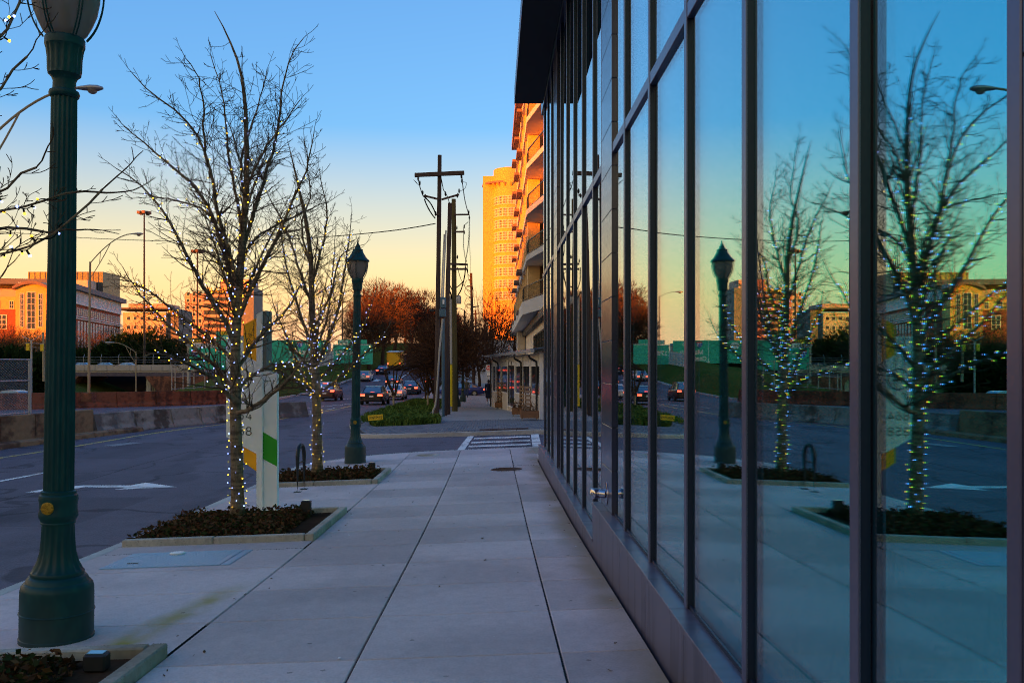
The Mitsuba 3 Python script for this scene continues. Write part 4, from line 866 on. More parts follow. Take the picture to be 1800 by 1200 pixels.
cobra(cb_, at(239, 690, 85), at(239, 618, 85), at(201, 602, 85), 0.07, head=0.9, pedestal=False)
cb_ = thing('highway_light', 'thin black roadway light pole with a short arm behind the farther lit tree', 'light pole')
cobra(cb_, at(602, 660, 140), at(602, 520, 140), at(572, 512, 140), 0.1, 'mat_dark_metal', 1.2, False, False)
cb_ = thing('highway_light', 'thin roadway light pole whose arm shows above the brown trees', 'light pole')
cobra(cb_, at(722, 640, 170), at(722, 540, 170), at(700, 534, 170), 0.1, 'mat_dark_metal', 1.3, False, False)
for px, ytop, yb, Y, lb in ((253.5, 372, 640, 210, 'very tall high mast light with a ring of heads left of the nearer tree'), (347, 440, 640, 230, 'tall thin mast in front of the hotel'), (387, 560, 650, 140, 'thin grey post beside the left exit sign')):
    hm = thing('high_mast', lb, 'mast'); put(hm, MB().tube([at(px, yb, Y), at(px, ytop, Y)], [0.28, 0.16] if Y > 200 else [0.12, 0.1], 8).out(), 'mat_dark_metal', 40)
    if Y > 200:
        top = at(px, ytop, Y); part(hm, 'ring', MB().mesh(lathe([(0.2, -0.2), (1.1, -0.15), (1.1, 0.05), (0.2, 0.1)], 16)).out().apply_translation(top), 'mat_dark_metal')
        for k in range(5):
            a = k * 2 * math.pi / 5; p = top + np.array([math.cos(a) * 1.2, math.sin(a) * 1.2, -0.25]); part(hm, 'lamp_head', rbox(p[0] - 0.4, p[0] + 0.4, p[1] - 0.4, p[1] + 0.4, p[2] - 0.4, p[2] + 0.3, 0.12), 'mat_roof_brown')

# ------------------------------------------------------------------ overhead signs
def board(root, name, x0, x1, y0, y1, Y, mat, dy=0.0, border=None):
    a, b = at(x0, y1, Y), at(x1, y0, Y); k = part(root, name, bx(a[0], b[0], Y + dy, Y + dy + 0.12, a[2], b[2]), mat)
    if border:
        t = 0.11; m = MB()
        for q in ((a[0] + .06, b[0] - .06, a[2] + .06, a[2] + .06 + t), (a[0] + .06, b[0] - .06, b[2] - .06 - t, b[2] - .06), (a[0] + .06, a[0] + .06 + t, a[2] + .06 + t, b[2] - .06 - t), (b[0] - .06 - t, b[0] - .06, a[2] + .06 + t, b[2] - .06 - t)): m.box(q[0], q[1], Y + dy - 0.015, Y + dy - 0.001, q[2], q[3])
        part(root, 'border', m.out(), border)
    return k
def shield(root, px, py, Y, r, num):
    c = at(px, py, Y); s = r
    red = [(-1, .45), (-1, .75), (0, 1.0), (1, .75), (1, .45)]; blu = [(-1, .4), (1, .4), (0.92, -0.2), (0.5, -0.8), (0, -1.05), (-0.5, -0.8), (-0.92, -0.2)]
    for nm, P, m_ in (('shield_top', red, 'mat_sign_red'), ('shield', blu, 'mat_sign_blue')):
        m = extrude(Polygon([(c[0] + u * s, c[2] + v_ * s) for u, v_ in P]), 0.03); m.apply_transform(np.array([[1, 0, 0, 0], [0, 0, -1, Y - 0.005], [0, 1, 0, 0], [0, 0, 0, 1.0]])); part(root, nm, m, m_)
    sign_text(root, 'numerals', num, px, py + 4.4 * r * F / Y / 9, r * F / Y * 0.95, Y, -0.04, 'mat_sign_white', True, True)
SGY = 140
sA = thing('exit_sign', 'overhead green exit sign with a yellow LEFT tab and a white carpool header, the leftmost', 'road sign')
put(sA, bx(*(at(333, 0, SGY)[0], at(378, 0, SGY)[0]), SGY, SGY + .12, at(0, 649, SGY)[2], at(0, 611.5, SGY)[2]), 'mat_sign_green')
board(sA, 'left_tab', 331, 355, 594, 602.5, SGY, 'mat_sign_yellow', 0, 'mat_black'); sign_text(sA, 'lettering', 'LEFT', 343, 601.3, 5.6, SGY, -0.02, 'mat_black', True, True)
board(sA, 'header', 333, 385, 603, 611, SGY, 'mat_sign_white'); board(sA, 'diamond_plate', 333.3, 339, 603.2, 610.8, SGY, 'mat_black', -0.02); sign_text(sA, 'lettering', 'HOV EXIT', 362, 610, 5.6, SGY, -0.02, 'mat_black', True, True)
c = at(336.1, 607, SGY); m = MB(); 
for a_, b_ in (((0, .28), (.16, 0)), ((.16, 0), (0, -.28)), ((0, -.28), (-.16, 0)), ((-.16, 0), (0, .28))): m.bar(c + [a_[0], -.03, a_[1]], c + [b_[0], -.03, b_[1]], 0.06, 0.02, (0, 1, 0))
part(sA, 'diamond', m.out(), 'mat_sign_white'); shield(sA, 343, 621, SGY, 0.55, '75'); sign_text(sA, 'lettering', 'North', 361, 624, 5.5, SGY, -0.01, 'mat_sign_white', True, True)
sB = thing('exit_sign', 'tall overhead green sign with a small yellow LEFT plate beside the address sign', 'road sign')
put(sB, bx(at(380, 0, SGY)[0], at(430, 0, SGY)[0], SGY, SGY + .12, at(0, 650, SGY)[2], at(0, 598, SGY)[2]), 'mat_sign_green')
board(sB, 'exit_tab', 380, 408, 583, 596.5, SGY, 'mat_sign_green', 0, None); board(sB, 'left_tab', 388, 408, 582, 589, SGY, 'mat_sign_yellow', -.03); sign_text(sB, 'lettering', 'LEFT', 398, 588, 4.6, SGY, -0.04, 'mat_black', True, True)
board(sB, 'divider', 380, 430, 597, 597.7, SGY, 'mat_sign_white', -.04); sign_text(sB, 'lettering', 'EXIT 2', 396, 596, 4.6, SGY, -0.01, 'mat_sign_white', True, True)
sC = thing('exit_sign', 'very wide overhead green sign with white lettering and a Marietta destination', 'road sign')
put(sC, bx(at(434, 0, SGY)[0], at(575.5, 0, SGY)[0], SGY, SGY + .12, at(0, 638.5, SGY)[2], at(0, 598, SGY)[2]), 'mat_sign_green')
board(sC, 'divider', 509.5, 510.2, 599, 637, SGY, 'mat_sign_white', -.03)
shield(sC, 527, 605, SGY, 0.5, '75'); sign_text(sC, 'lettering', 'North', 536, 606.5, 6.4, SGY, -0.01, 'mat_sign_white', True); sign_text(sC, 'lettering', 'Marietta', 519, 622.5, 8.4, SGY, -0.01, 'mat_sign_white', True); sign_text(sC, 'lettering', 'Chattanooga', 513, 633.5, 7.4, SGY, -0.01, 'mat_sign_white', True)
hx = extrude(Polygon([(at(463, 0, SGY)[0] + .75 * math.cos(t), at(0, 607, SGY)[2] + .6 * math.sin(t)) for t in np.arange(6) * math.pi / 3]), 0.03); hx.apply_transform(np.array([[1, 0, 0, 0], [0, 0, -1, SGY - .005], [0, 1, 0, 0], [0, 0, 0, 1.0]])); part(sC, 'route_shield', hx, 'mat_sign_white'); sign_text(sC, 'lettering', '400', 463, 609.5, 4.6, SGY, -0.04, 'mat_black', True, True)
for px in (510, 537): 
    c = at(px, 636, SGY); m = MB().bar(c + [0, -.02, .5], c + [0, -.02, -.1], 0.12, .02, (0, 1, 0)).bar(c + [0, -.02, -.2], c + [.3, -.02, .15], .1, .02, (0, 1, 0)).bar(c + [0, -.02, -.2], c + [-.3, -.02, .15], .1, .02, (0, 1, 0)); part(sC, 'lane_arrow', m.out(), 'mat_sign_white')
SDY = 128
sD = thing('exit_sign', 'overhead green sign reading EXIT 251 above 17th, partly hidden by the second lamp post', 'road sign')
put(sD, bx(at(585, 0, SDY)[0], at(655, 0, SDY)[0], SDY, SDY + .12, at(0, 640, SDY)[2], at(0, 605, SDY)[2]), 'mat_sign_green')
board(sD, 'exit_tab', 594, 645, 597, 604.5, SDY, 'mat_sign_green'); board(sD, 'divider', 585.5, 654, 605.2, 606, SDY, 'mat_sign_white', -.03); board(sD, 'border', 585.3, 586, 606, 639, SDY, 'mat_sign_white', -.03)
sign_text(sD, 'lettering', 'EXIT 251', 596, 603.3, 5, SDY, -0.01, 'mat_sign_white', True); sign_text(sD, 'lettering', '17th St', 588, 624, 7.6, SDY, -0.01, 'mat_sign_white', True)
gn = thing('sign_gantry', 'grey truss gantry carrying the overhead green signs', 'gantry')
m = MB(); xa, xb = at(325, 0, SGY)[0], at(580, 0, SGY)[0]; zt = at(0, 606, SGY)[2]; zb = at(0, 622, SGY)[2]
for yy in (SGY + .4, SGY + 1.4):
    for z in (zt, zb): m.tube([(xa, yy, z), (xb, yy, z)], 0.09, 6)
xsn = np.linspace(xa, xb, 17)
for a, b in zip(xsn, xsn[1:]): m.bar((a, SGY + .4, zt), (b, SGY + .4, zb), .07); m.bar((a, SGY + .4, zt), (a, SGY + 1.4, zt), .07)
put(gn, m.out(), 'mat_galvanized')
for x in (xa + .3, xb - .3): part(gn, 'post', MB().tube([(x, SGY + .9, ZE - 9), (x, SGY + .9, zt + .3)], 0.28, 10).out(), 'mat_galvanized', 40)

# ------------------------------------------------------------------ overpass, freeway, embankments
struct('freeway', bx(-75, -24, 90, 420, ZE - 9.2, ZE - 8.8), 'mat_freeway')
ov = thing('overpass', 'freeway overpass with pale concrete parapet panels and a dark void beneath', 'bridge')
OY = 190; xa, xb = at(70, 0, OY)[0], at(345, 0, OY)[0]; zp = at(0, 641, OY)[2]; zq = at(0, 650.5, OY)[2]; zr = at(0, 661, OY)[2]
put(ov, bx(xa, xb, OY + .3, OY + 14, zq - .5, zq - .1), 'mat_deck_concrete')
k = 14
for i in range(k):
    x0 = xa + (xb - xa) * i / k; x1 = xa + (xb - xa) * (i + 1) / k; part(ov, 'parapet_panel', rbox(x0 + .02, x1 - .02, OY, OY + .28, zq - .15, zp, 0.03), 'mat_deck_concrete')
part(ov, 'girder', bx(xa, xb, OY + .2, OY + 13.5, zr, zq - .51), 'mat_girder')
for i in range(4):
    x = at(254 + 3.5 * (i % 2), 0, OY)[0]; part(ov, 'pier', lathe([(0.0001, ZE - 9), (.45, ZE - 9), (.45, zr), (0.0001, zr)], 14).apply_translation([x, OY + 2 + 3 * (i // 2), 0]), 'mat_galvanized', 40)
part(ov, 'back_girder', bx(xa, xb, OY + 13.6, OY + 14.5, zr, zp), 'mat_girder')
for s, xx in ((1, at(300, 0, OY)[0]), (-1, at(92, 0, OY)[0])):
    m = MB(); m.add([(xx, OY, ZE - 9), (xx - s * 5.5, OY, zr), (xx + s * 8, OY, zr), (xx + s * 8, OY, ZE - 9), (xx, OY + 15, ZE - 9), (xx - s * 5.5, OY + 15, zr), (xx + s * 8, OY + 15, zr), (xx + s * 8, OY + 15, ZE - 9)], [[0, 1, 2, 3], [7, 6, 5, 4], [0, 4, 5, 1], [2, 6, 7, 3], [1, 5, 6, 2]])
    part(ov, 'abutment', m.out(), 'mat_rust_wall')
part(ov, 'abutment_backing', bx(xa, xb, OY + 15.5, OY + 16, ZE - 9, zr), 'mat_girder')
for i in range(9):
    x = xa + (xb - xa) * (i + .5) / 9; part(ov, 'fence_post', MB().tube([(x, OY + .15, zp), (x, OY + .15, zp + 1.6), (x, OY + .6, zp + 2.2)], 0.05, 6).out(), 'mat_galvanized')
for h in (0.5, 1.0, 1.55): part(ov, 'fence_wire', MB().tube([(xa, OY + .15, zp + h), (xb, OY + .15, zp + h)], 0.03, 5).out(), 'mat_galvanized')
# side banks
def terrain(name, x0, x1, y0, y1, nx, ny, fn, mat):
    X, Y = np.meshgrid(np.linspace(x0, x1, nx), np.linspace(y0, y1, ny), indexing='ij'); v = np.c_[X.ravel(), Y.ravel(), fn(X, Y).ravel()]; i, j = np.meshgrid(np.arange(nx - 1), np.arange(ny - 1), indexing='ij'); q = (i * ny + j).ravel()
    return struct(name, trimesh.Trimesh(v, np.vstack([np.c_[q, q + ny, q + ny + 1], np.c_[q, q + ny + 1, q + 1]]), process=False), mat, True)
def bank(X, Y):
    u = np.clip((-20.45 - X) / 3.2, 0, 1); r = np.clip((Y - 78) / 26, 0, 1)
    return zg(X, Y) + 0.14 + u * u * (3 - 2 * u) * 2.1 * r - np.clip((-30 - X) / 14, 0, 1) ** 1.5 * 9 + 0.12 * (meshkit.fbm(np.stack([X * .4, Y * .4, X * 0], -1), 3) - .5)
terrain('grass_bank', -44, -20.45, 77, 330, 40, 160, bank, 'mat_turf')
bk = thing('bank_kerb', kind='structure'); curb_pieces(bk, [(-20.3, 150), (-20.35, 110), (-20.4, 77.5)], zg, 6.0, 0.2, 0.2)
terrain('left_bank', -320, -74, 120, 700, 50, 60, lambda X, Y: ZE - 9 + 8.2 * np.clip((-76 - X) / 22, 0, 1) + 5.5 * np.clip((Y - 180) / 120, 0, 1) * np.clip((-76 - X) / 30, 0, 1) + 1.5 * (meshkit.fbm(np.stack([X * .04, Y * .04, X * 0], -1), 3) - .5), 'mat_turf')
terrain('far_hill', -420, 420, 420, 1100, 30, 20, lambda X, Y: ZE - 9 + 11 * np.clip((Y - 425) / 90, 0, 1) + 3 * (meshkit.fbm(np.stack([X * .01, Y * .01, X * 0], -1), 3) - .5), 'mat_ground')
# wooded ridge behind the camera across the freeway: what keeps the low sun off the street
rd = np.array([0.78, -0.62]); sc_ = np.array([-0.62, -0.78]) * 140
rv = []; rf = []; NN = 60
for i, t in enumerate(np.linspace(-420, 420, NN)):
    c = sc_ + rd * t; hgt = 20.5 + 3.2 * (meshkit.fbm(np.array([[t * .05, 1, 2]]), 4)[0] - .5)
    for o, z in ((-45, -9.5), (-18, hgt * .75), (0, hgt), (18, hgt * .75), (45, -9.5)): rv.append((*(c - np.array([-0.62, -0.78]) * o), ZE + z))
for i in range(NN - 1): rf += [[i * 5 + k, i * 5 + k + 1, (i + 1) * 5 + k + 1, (i + 1) * 5 + k] for k in range(4)]
struct('hills', MB().add(rv, rf).out(), 'mat_ground')
# sound wall of upright boards on the bank
sw_ = thing('sound_wall', 'beige wall of upright concrete panels climbing the grass bank', 'wall')
yy = 116.0
while yy < 168:
    x = -23.6; z = float(bank(np.array(x), np.array(yy))); part(sw_, 'wall_panel', rbox(x - .08, x + .08, yy + .01, yy + 1.98, z - .6, z + 1.75 + .004 * (yy - 116), 0.02), 'mat_tan'); part(sw_, 'wall_post', bx(x - .14, x + .14, yy - .09, yy + .09, z - .6, z + 1.85 + .004 * (yy - 116)), 'mat_deck_concrete'); yy += 2.0
# mesh fence on the brown wall
f2 = thing('wire_fence', 'line of thin grey fence posts standing on the rusty wall below the exit signs', 'fence')
pp = [at(px, 686 - (px - 300) * 0.06, 72) for px in (302, 308, 322, 341, 360, 379, 398, 420, 440)]
for p in pp: part(f2, 'post', MB().tube([p, p + [0, 0, 2.1]], 0.05, 6).out(), 'mat_galvanized')
for h in (0.1, 1.05, 2.0): part(f2, 'rail', MB().tube([p + [0, 0, h] for p in pp], 0.025, 5).out(), 'mat_galvanized')
# small white buildings beside the overpass
for x0, x1, y0, y1, Y, lb in ((287, 316, 613, 640, 260, 'small flat white building just right of the overpass'), (316, 333, 624, 645, 255, 'low white shed behind the left exit sign'), (60, 75, 612, 640, 230, 'small pale shed behind the fence at the far left')):
    w0, w1 = at(x0, y1, Y), at(x1, y0, Y); h_ = thing('white_building', lb, 'building'); put(h_, bx(w0[0], w1[0], Y, Y + 8, ZE - 3, w1[2]), 'mat_light_grey_wall')
    part(h_, 'roof_edge', bx(w0[0] - .2, w1[0] + .2, Y - .2, Y + 8.2, w1[2] + .005, w1[2] + .35), 'mat_trim_white')
    for k in range(3): xx = w0[0] + (w1[0] - w0[0]) * (k + .5) / 3; part(h_, 'window', bx(xx - .6, xx + .6, Y - .06, Y + .02, w1[2] - 2.2, w1[2] - 1.0), 'mat_dark_glass')

# ------------------------------------------------------------------ far buildings
def windows(root, O, u, n, xs_, zs_, w, h, glass='mat_dark_glass', fm='mat_trim_white', t=0.14, nx=1, nz=1, d=0.12):
    """framed windows on a wall: each a part, its pane a sub-part"""
    O, u, n = np.array(O, float), np.array(u, float), np.array(n, float)
    M = np.eye(4); M[:3, 0], M[:3, 1], M[:3, 2] = u, -n, (0, 0, 1)
    for x in xs_:
        for z in zs_:
            m = MB()
            m.box(-w / 2, w / 2, -d, -.002, 0, t).box(-w / 2, w / 2, -d, -.002, h - t, h).box(-w / 2, -w / 2 + t, -d, -.002, t, h - t).box(w / 2 - t, w / 2, -d, -.002, t, h - t)
            for i in range(1, nx): c = -w / 2 + w * i / nx; m.box(c - t / 3, c + t / 3, -d * .8, -.002, t, h - t)
            for i in range(1, nz): c = h * i / nz; m.box(-w / 2 + t, w / 2 - t, -d * .75, -.002, c - t / 3, c + t / 3)
            M[:3, 3] = O + u * x + np.array([0, 0, z]); k = part(root, 'window', xf(m.out(), M), fm)
            put(key_of(k + '__pane'), xf(bx(-w / 2 + t, w / 2 - t, -d * .4, -.003, t, h - t), M), glass)
def lbox(O, u, n, x0, x1, d0, d1, z0, z1):
    """box on a facade's own axes: along u, depth d behind the face, z"""
    M = np.eye(4); M[:3, 0], M[:3, 1], M[:3, 2], M[:3, 3] = u, -np.array(n), (0, 0, 1), O
    if np.linalg.det(M[:3, :3]) < 0: M[:3, 0] *= -1; x0, x1 = -x1, -x0
    return xf(bx(x0, x1, d0, d1, z0, z1), M)
# brick and stucco courthouse-like block, far left
cb = thing('brick_building', 'long brick and stucco block with a curved orange entrance bay at the far left', 'building')
O = np.array([-126.0, 255.0, ZE]); us = np.array([-.172, .985, 0]); ns = np.array([.985, .172, 0]); uf = np.array([-.985, -.172, 0]); nf = np.array([.172, -.985, 0])
put(cb, lbox(O, us, ns, 21, 86, .3, 28, -8, 19.6), 'mat_brick'); part(cb, 'corner_bay', lbox(O, us, ns, .2, 20.99, .3, 8.4, -8, 19.6), 'mat_brick'); part(cb, 'corner_bay_top', lbox(O, us, ns, .2, 20.99, .05, 8.4, 19.61, 23.6), 'mat_light_grey_wall')
part(cb, 'upper_wall', lbox(O, us, ns, 21, 86, .0, 27, 19.61, 23.6), 'mat_light_grey_wall')
part(cb, 'cornice', lbox(O, us, ns, 21, 86.4, -.4, 26, 14.7, 15.0), 'mat_trim_white'); part(cb, 'cornice', lbox(O, us, ns, 21, 86.4, -.45, 27, 19.3, 19.605), 'mat_trim_white'); part(cb, 'cornice', lbox(O, us, ns, 21, 86.4, -.1, .29, 15.4, 15.7), 'mat_trim_white')
part(cb, 'roof', lbox(O, us, ns, 6.5, 88, -1.5, 28, 23.62, 25.2), 'mat_slate')
windows(cb, O + [0, 0, 0], us, ns, np.arange(24, 84, 6.0), [20.6], 2.2, 2.2, 'mat_light_grey_wall', t=0.25)
windows(cb, O - ns * .3, us, ns, np.arange(24, 86, 2.4), [16.0], 1.2, 2.3, t=0.22)
windows(cb, O - ns * .3, us, ns, np.arange(30, 86, 3.6), [6.0], 2.0, 8.2, t=0.4, nx=2, nz=3)
windows(cb, O - ns * .3, us, ns, [24], [6.5], 5.0, 7.0, t=0.6, nx=3, nz=3)
# entrance bay and left wing (towards the sun)
m = MB(); aa = np.linspace(-1, 1, 15)
P = [(4.3 + 4.2 * a_, 0) for a_ in (-1, 1)]
part(cb, 'entrance_bay', lbox(O, uf, nf, .0, 8.6, -1.2, 6, -8, 22.2), 'mat_orange_stucco')
ar = [(4.3 + 4.9 * a_, 22.2 + 1.6 * (1 - a_ * a_)) for a_ in aa]; v = []
for d_ in (-2.2, 6.0):
    v += [tuple(O + uf * x - nf * d_ + np.array([0, 0, z])) for x, z in ar]; v += [tuple(O + uf * x - nf * d_ + np.array([0, 0, z - .8])) for x, z in ar]
nA = 15; part(cb, 'arched_roof', MB().add(v, [[i, i + 1, i + 1 + nA, i + nA] for i in range(nA - 1)] + [[i, i + 2 * nA, i + 1 + 2 * nA, i + 1] for i in range(nA - 1)] + [[i + nA, i + 1 + nA, i + 1 + 3 * nA, i + 3 * nA] for i in range(nA - 1)]).out(), 'mat_roof_brown')
part(cb, 'gable', MB().add([tuple(O + uf * x + nf * 1.19 + np.array([0, 0, z - .8])) for x, z in ar] + [tuple(O + uf * x + nf * 1.19 + np.array([0, 0, 22.19])) for x, z in ar], [[i, i + 1, i + 1 + nA, i + nA] for i in range(nA - 1)]).out(), 'mat_orange_stucco')
windows(cb, O + nf * 1.2, uf, nf, [2.1], [11], 1.1, 9.4, t=.12, nx=2, nz=6); windows(cb, O + nf * 1.2, uf, nf, [6.9], [11], 1.1, 9.4, t=.12, nx=2, nz=6); windows(cb, O + nf * 1.2, uf, nf, [4.5], [10.4], 2.3, 10.4, t=.16, nx=2, nz=6)
part(cb, 'left_wing', lbox(O, uf, nf, 8.6, 60, 1.5, 20, 16, 19.6), 'mat_orange_stucco'); part(cb, 'left_wing_base', lbox(O, uf, nf, 8.6, 60, 1.4, 20, -8, 15.99), 'mat_brick'); part(cb, 'left_stair_tower', lbox(O, uf, nf, 8.4, 16, 8, 24, 15, 22.3), 'mat_peach')
windows(cb, O - nf * 1.5, uf, nf, [10.5, 14.2, 18], [16.2], 1.3, 2.2, t=.14, nx=2, nz=2); windows(cb, O - nf * 1.4, uf, nf, [13.0, 19], [10.3], 2.6, 4.2, t=.25, nx=2, nz=3)
part(cb, 'rooftop_screen', bx(-171, -143.5, 330, 345, 25, 36.3), 'mat_screen_glass')
for k in range(14): part(cb, 'screen_fin', bx(-170.6 + k * 1.95, -170.4 + k * 1.95, 329.8, 329.99, 26, 36.2), 'mat_slate')
part(cb, 'rooftop_box', bx(-160, -145.5, 322, 329, 25, 32.5), 'mat_tan')
# beige block
bb = thing('beige_building', 'pale beige flat roofed block between the brick building and the hotel', 'building'); Y = 400
put(bb, bx(-165, -146, Y, Y + 20, 0, 25.5), 'mat_tan'); part(bb, 'roof_slab', bx(-170, -143, Y - 2, Y + 20, 27.0, 27.6), 'mat_slate'); part(bb, 'louvre', bx(-163, -146, Y + 1, Y + 18, 27.61, 29.5), 'mat_peach'); part(bb, 'side_wing', bx(-145.9, -141, Y + 2, Y + 20, 0, 27.0), 'mat_grey_screen')
windows(bb, (-165, Y, 0), (1, 0, 0), (0, -1, 0), [2.5, 5.5, 8.5, 11.5, 14.5, 17.2], [14, 18, 22], 1.6, 1.8)
# hotel
ho = thing('hotel', 'peach hotel tower with window bands and a golden roof sign', 'building'); Y = 480
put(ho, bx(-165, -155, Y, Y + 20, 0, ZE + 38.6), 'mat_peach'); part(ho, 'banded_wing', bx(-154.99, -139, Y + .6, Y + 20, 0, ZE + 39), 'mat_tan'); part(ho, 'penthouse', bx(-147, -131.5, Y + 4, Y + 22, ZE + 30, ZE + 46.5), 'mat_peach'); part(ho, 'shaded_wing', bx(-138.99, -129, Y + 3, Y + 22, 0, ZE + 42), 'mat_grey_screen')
for z in np.arange(6, 39, 3.6):
    for x in (-163.2, -160, -156.8): windows(ho, (0, Y, ZE), (1, 0, 0), (0, -1, 0), [x], [z - 1], 2.0, 2.0, t=.2)
    part(ho, 'balcony_band', bx(-155, -139, Y - .5, Y + .59, ZE + z - 1.6, ZE + z - .2), 'mat_peach'); part(ho, 'window_band', bx(-154.5, -139.5, Y + .5, Y + .595, ZE + z - .15, ZE + z + 1.9), 'mat_warm_glass')
s = meshkit.text_mesh('PLAZA', 2.4, 0.3, True); s.apply_transform(np.array([[1, 0, 0, -153.5], [0, 0, -1, Y + .5], [0, 1, 0, ZE + 39.3], [0, 0, 0, 1.0]])); part(ho, 'roof_sign', s, 'mat_sign_yellow', label='golden roof lettering')

# curved tower on the right, full in the sun
tw = thing('curved_tower', 'tall sunlit tower with a rounded glass bay and a thin roof visor', 'building'); Y = 350
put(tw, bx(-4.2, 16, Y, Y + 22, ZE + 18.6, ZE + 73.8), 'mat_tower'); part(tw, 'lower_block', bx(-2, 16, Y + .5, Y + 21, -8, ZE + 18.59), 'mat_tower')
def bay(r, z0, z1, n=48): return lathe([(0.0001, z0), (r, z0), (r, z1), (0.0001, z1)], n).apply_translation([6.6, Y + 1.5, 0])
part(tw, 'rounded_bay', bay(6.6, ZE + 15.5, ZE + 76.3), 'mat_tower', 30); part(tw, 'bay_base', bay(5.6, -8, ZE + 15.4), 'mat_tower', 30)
aa = np.linspace(math.pi, 2 * math.pi, 25); vis = Polygon([(-4.6, Y + 6)] + [(6.6 + 8.6 * math.cos(t) * 1.28, Y + 3.5 + 8.2 * math.sin(t)) for t in aa] + [(18, Y + 6)]); part(tw, 'roof_visor', extrude(vis, .7).apply_translation([0, 0, ZE + 70.6]), 'mat_roof_brown')
for k in range(9): a = math.pi + math.pi * (k + .5) / 9; part(tw, 'visor_bracket', MB().bar((6.6 + 6.5 * math.cos(a), Y + 1.5 + 6.5 * math.sin(a), ZE + 69.2), (6.6 + 8.2 * math.cos(a), Y + 1.5 + 8 * math.sin(a), ZE + 70.5), .5).out(), 'mat_tower')
for fl in range(9):
    z0 = ZE + 62.3 - fl * 4.6; hh = 3.0
    if z0 < ZE + 16: break
    part(tw, 'sill_band', bay(6.78, z0 - .5, z0 - .15), 'mat_tower', 30)
    for k in range(8):
        a0, a1 = math.pi * (1.06 + .88 * k / 8), math.pi * (1.06 + .88 * (k + 1) / 8); m = MB(); c0 = np.array([6.6, Y + 1.5, 0]); R = 6.7
        A = c0 + [R * math.cos(a0), R * math.sin(a0), 0]; B = c0 + [R * math.cos(a1), R * math.sin(a1), 0]
        for q in (0, .5): C_ = A + (B - A) * q; m.bar(C_ + [0, 0, z0], C_ + [0, 0, z0 + hh], .22)
        for h_ in (0, .33, .66, 1.0): m.bar(A + [0, 0, z0 + hh * h_], B + [0, 0, z0 + hh * h_], .2)
        kx = part(tw, 'window', m.out(), 'mat_trim_white'); pin = .9955; A2, B2 = c0 + (A - c0) * pin, c0 + (B - c0) * pin
        put(key_of(kx + '__pane'), MB().add([A2 + [0, 0, z0], B2 + [0, 0, z0], B2 + [0, 0, z0 + hh], A2 + [0, 0, z0 + hh]], [[0, 1, 2, 3]]).out(), 'mat_tower_glass')
for z in np.arange(24, 72, 8.2): part(tw, 'panel_joint', bx(-4.205, 0.2, Y - .02, Y + 3, ZE + z, ZE + z + .12), 'mat_apt_wall')
windows(tw, (-2, Y + .5, ZE), (1, 0, 0), (0, -1, 0), [1.6, 4.4, 7.2, 10, 12.8], [2, 6.5, 11], 1.7, 2.6, 'mat_warm_glass')

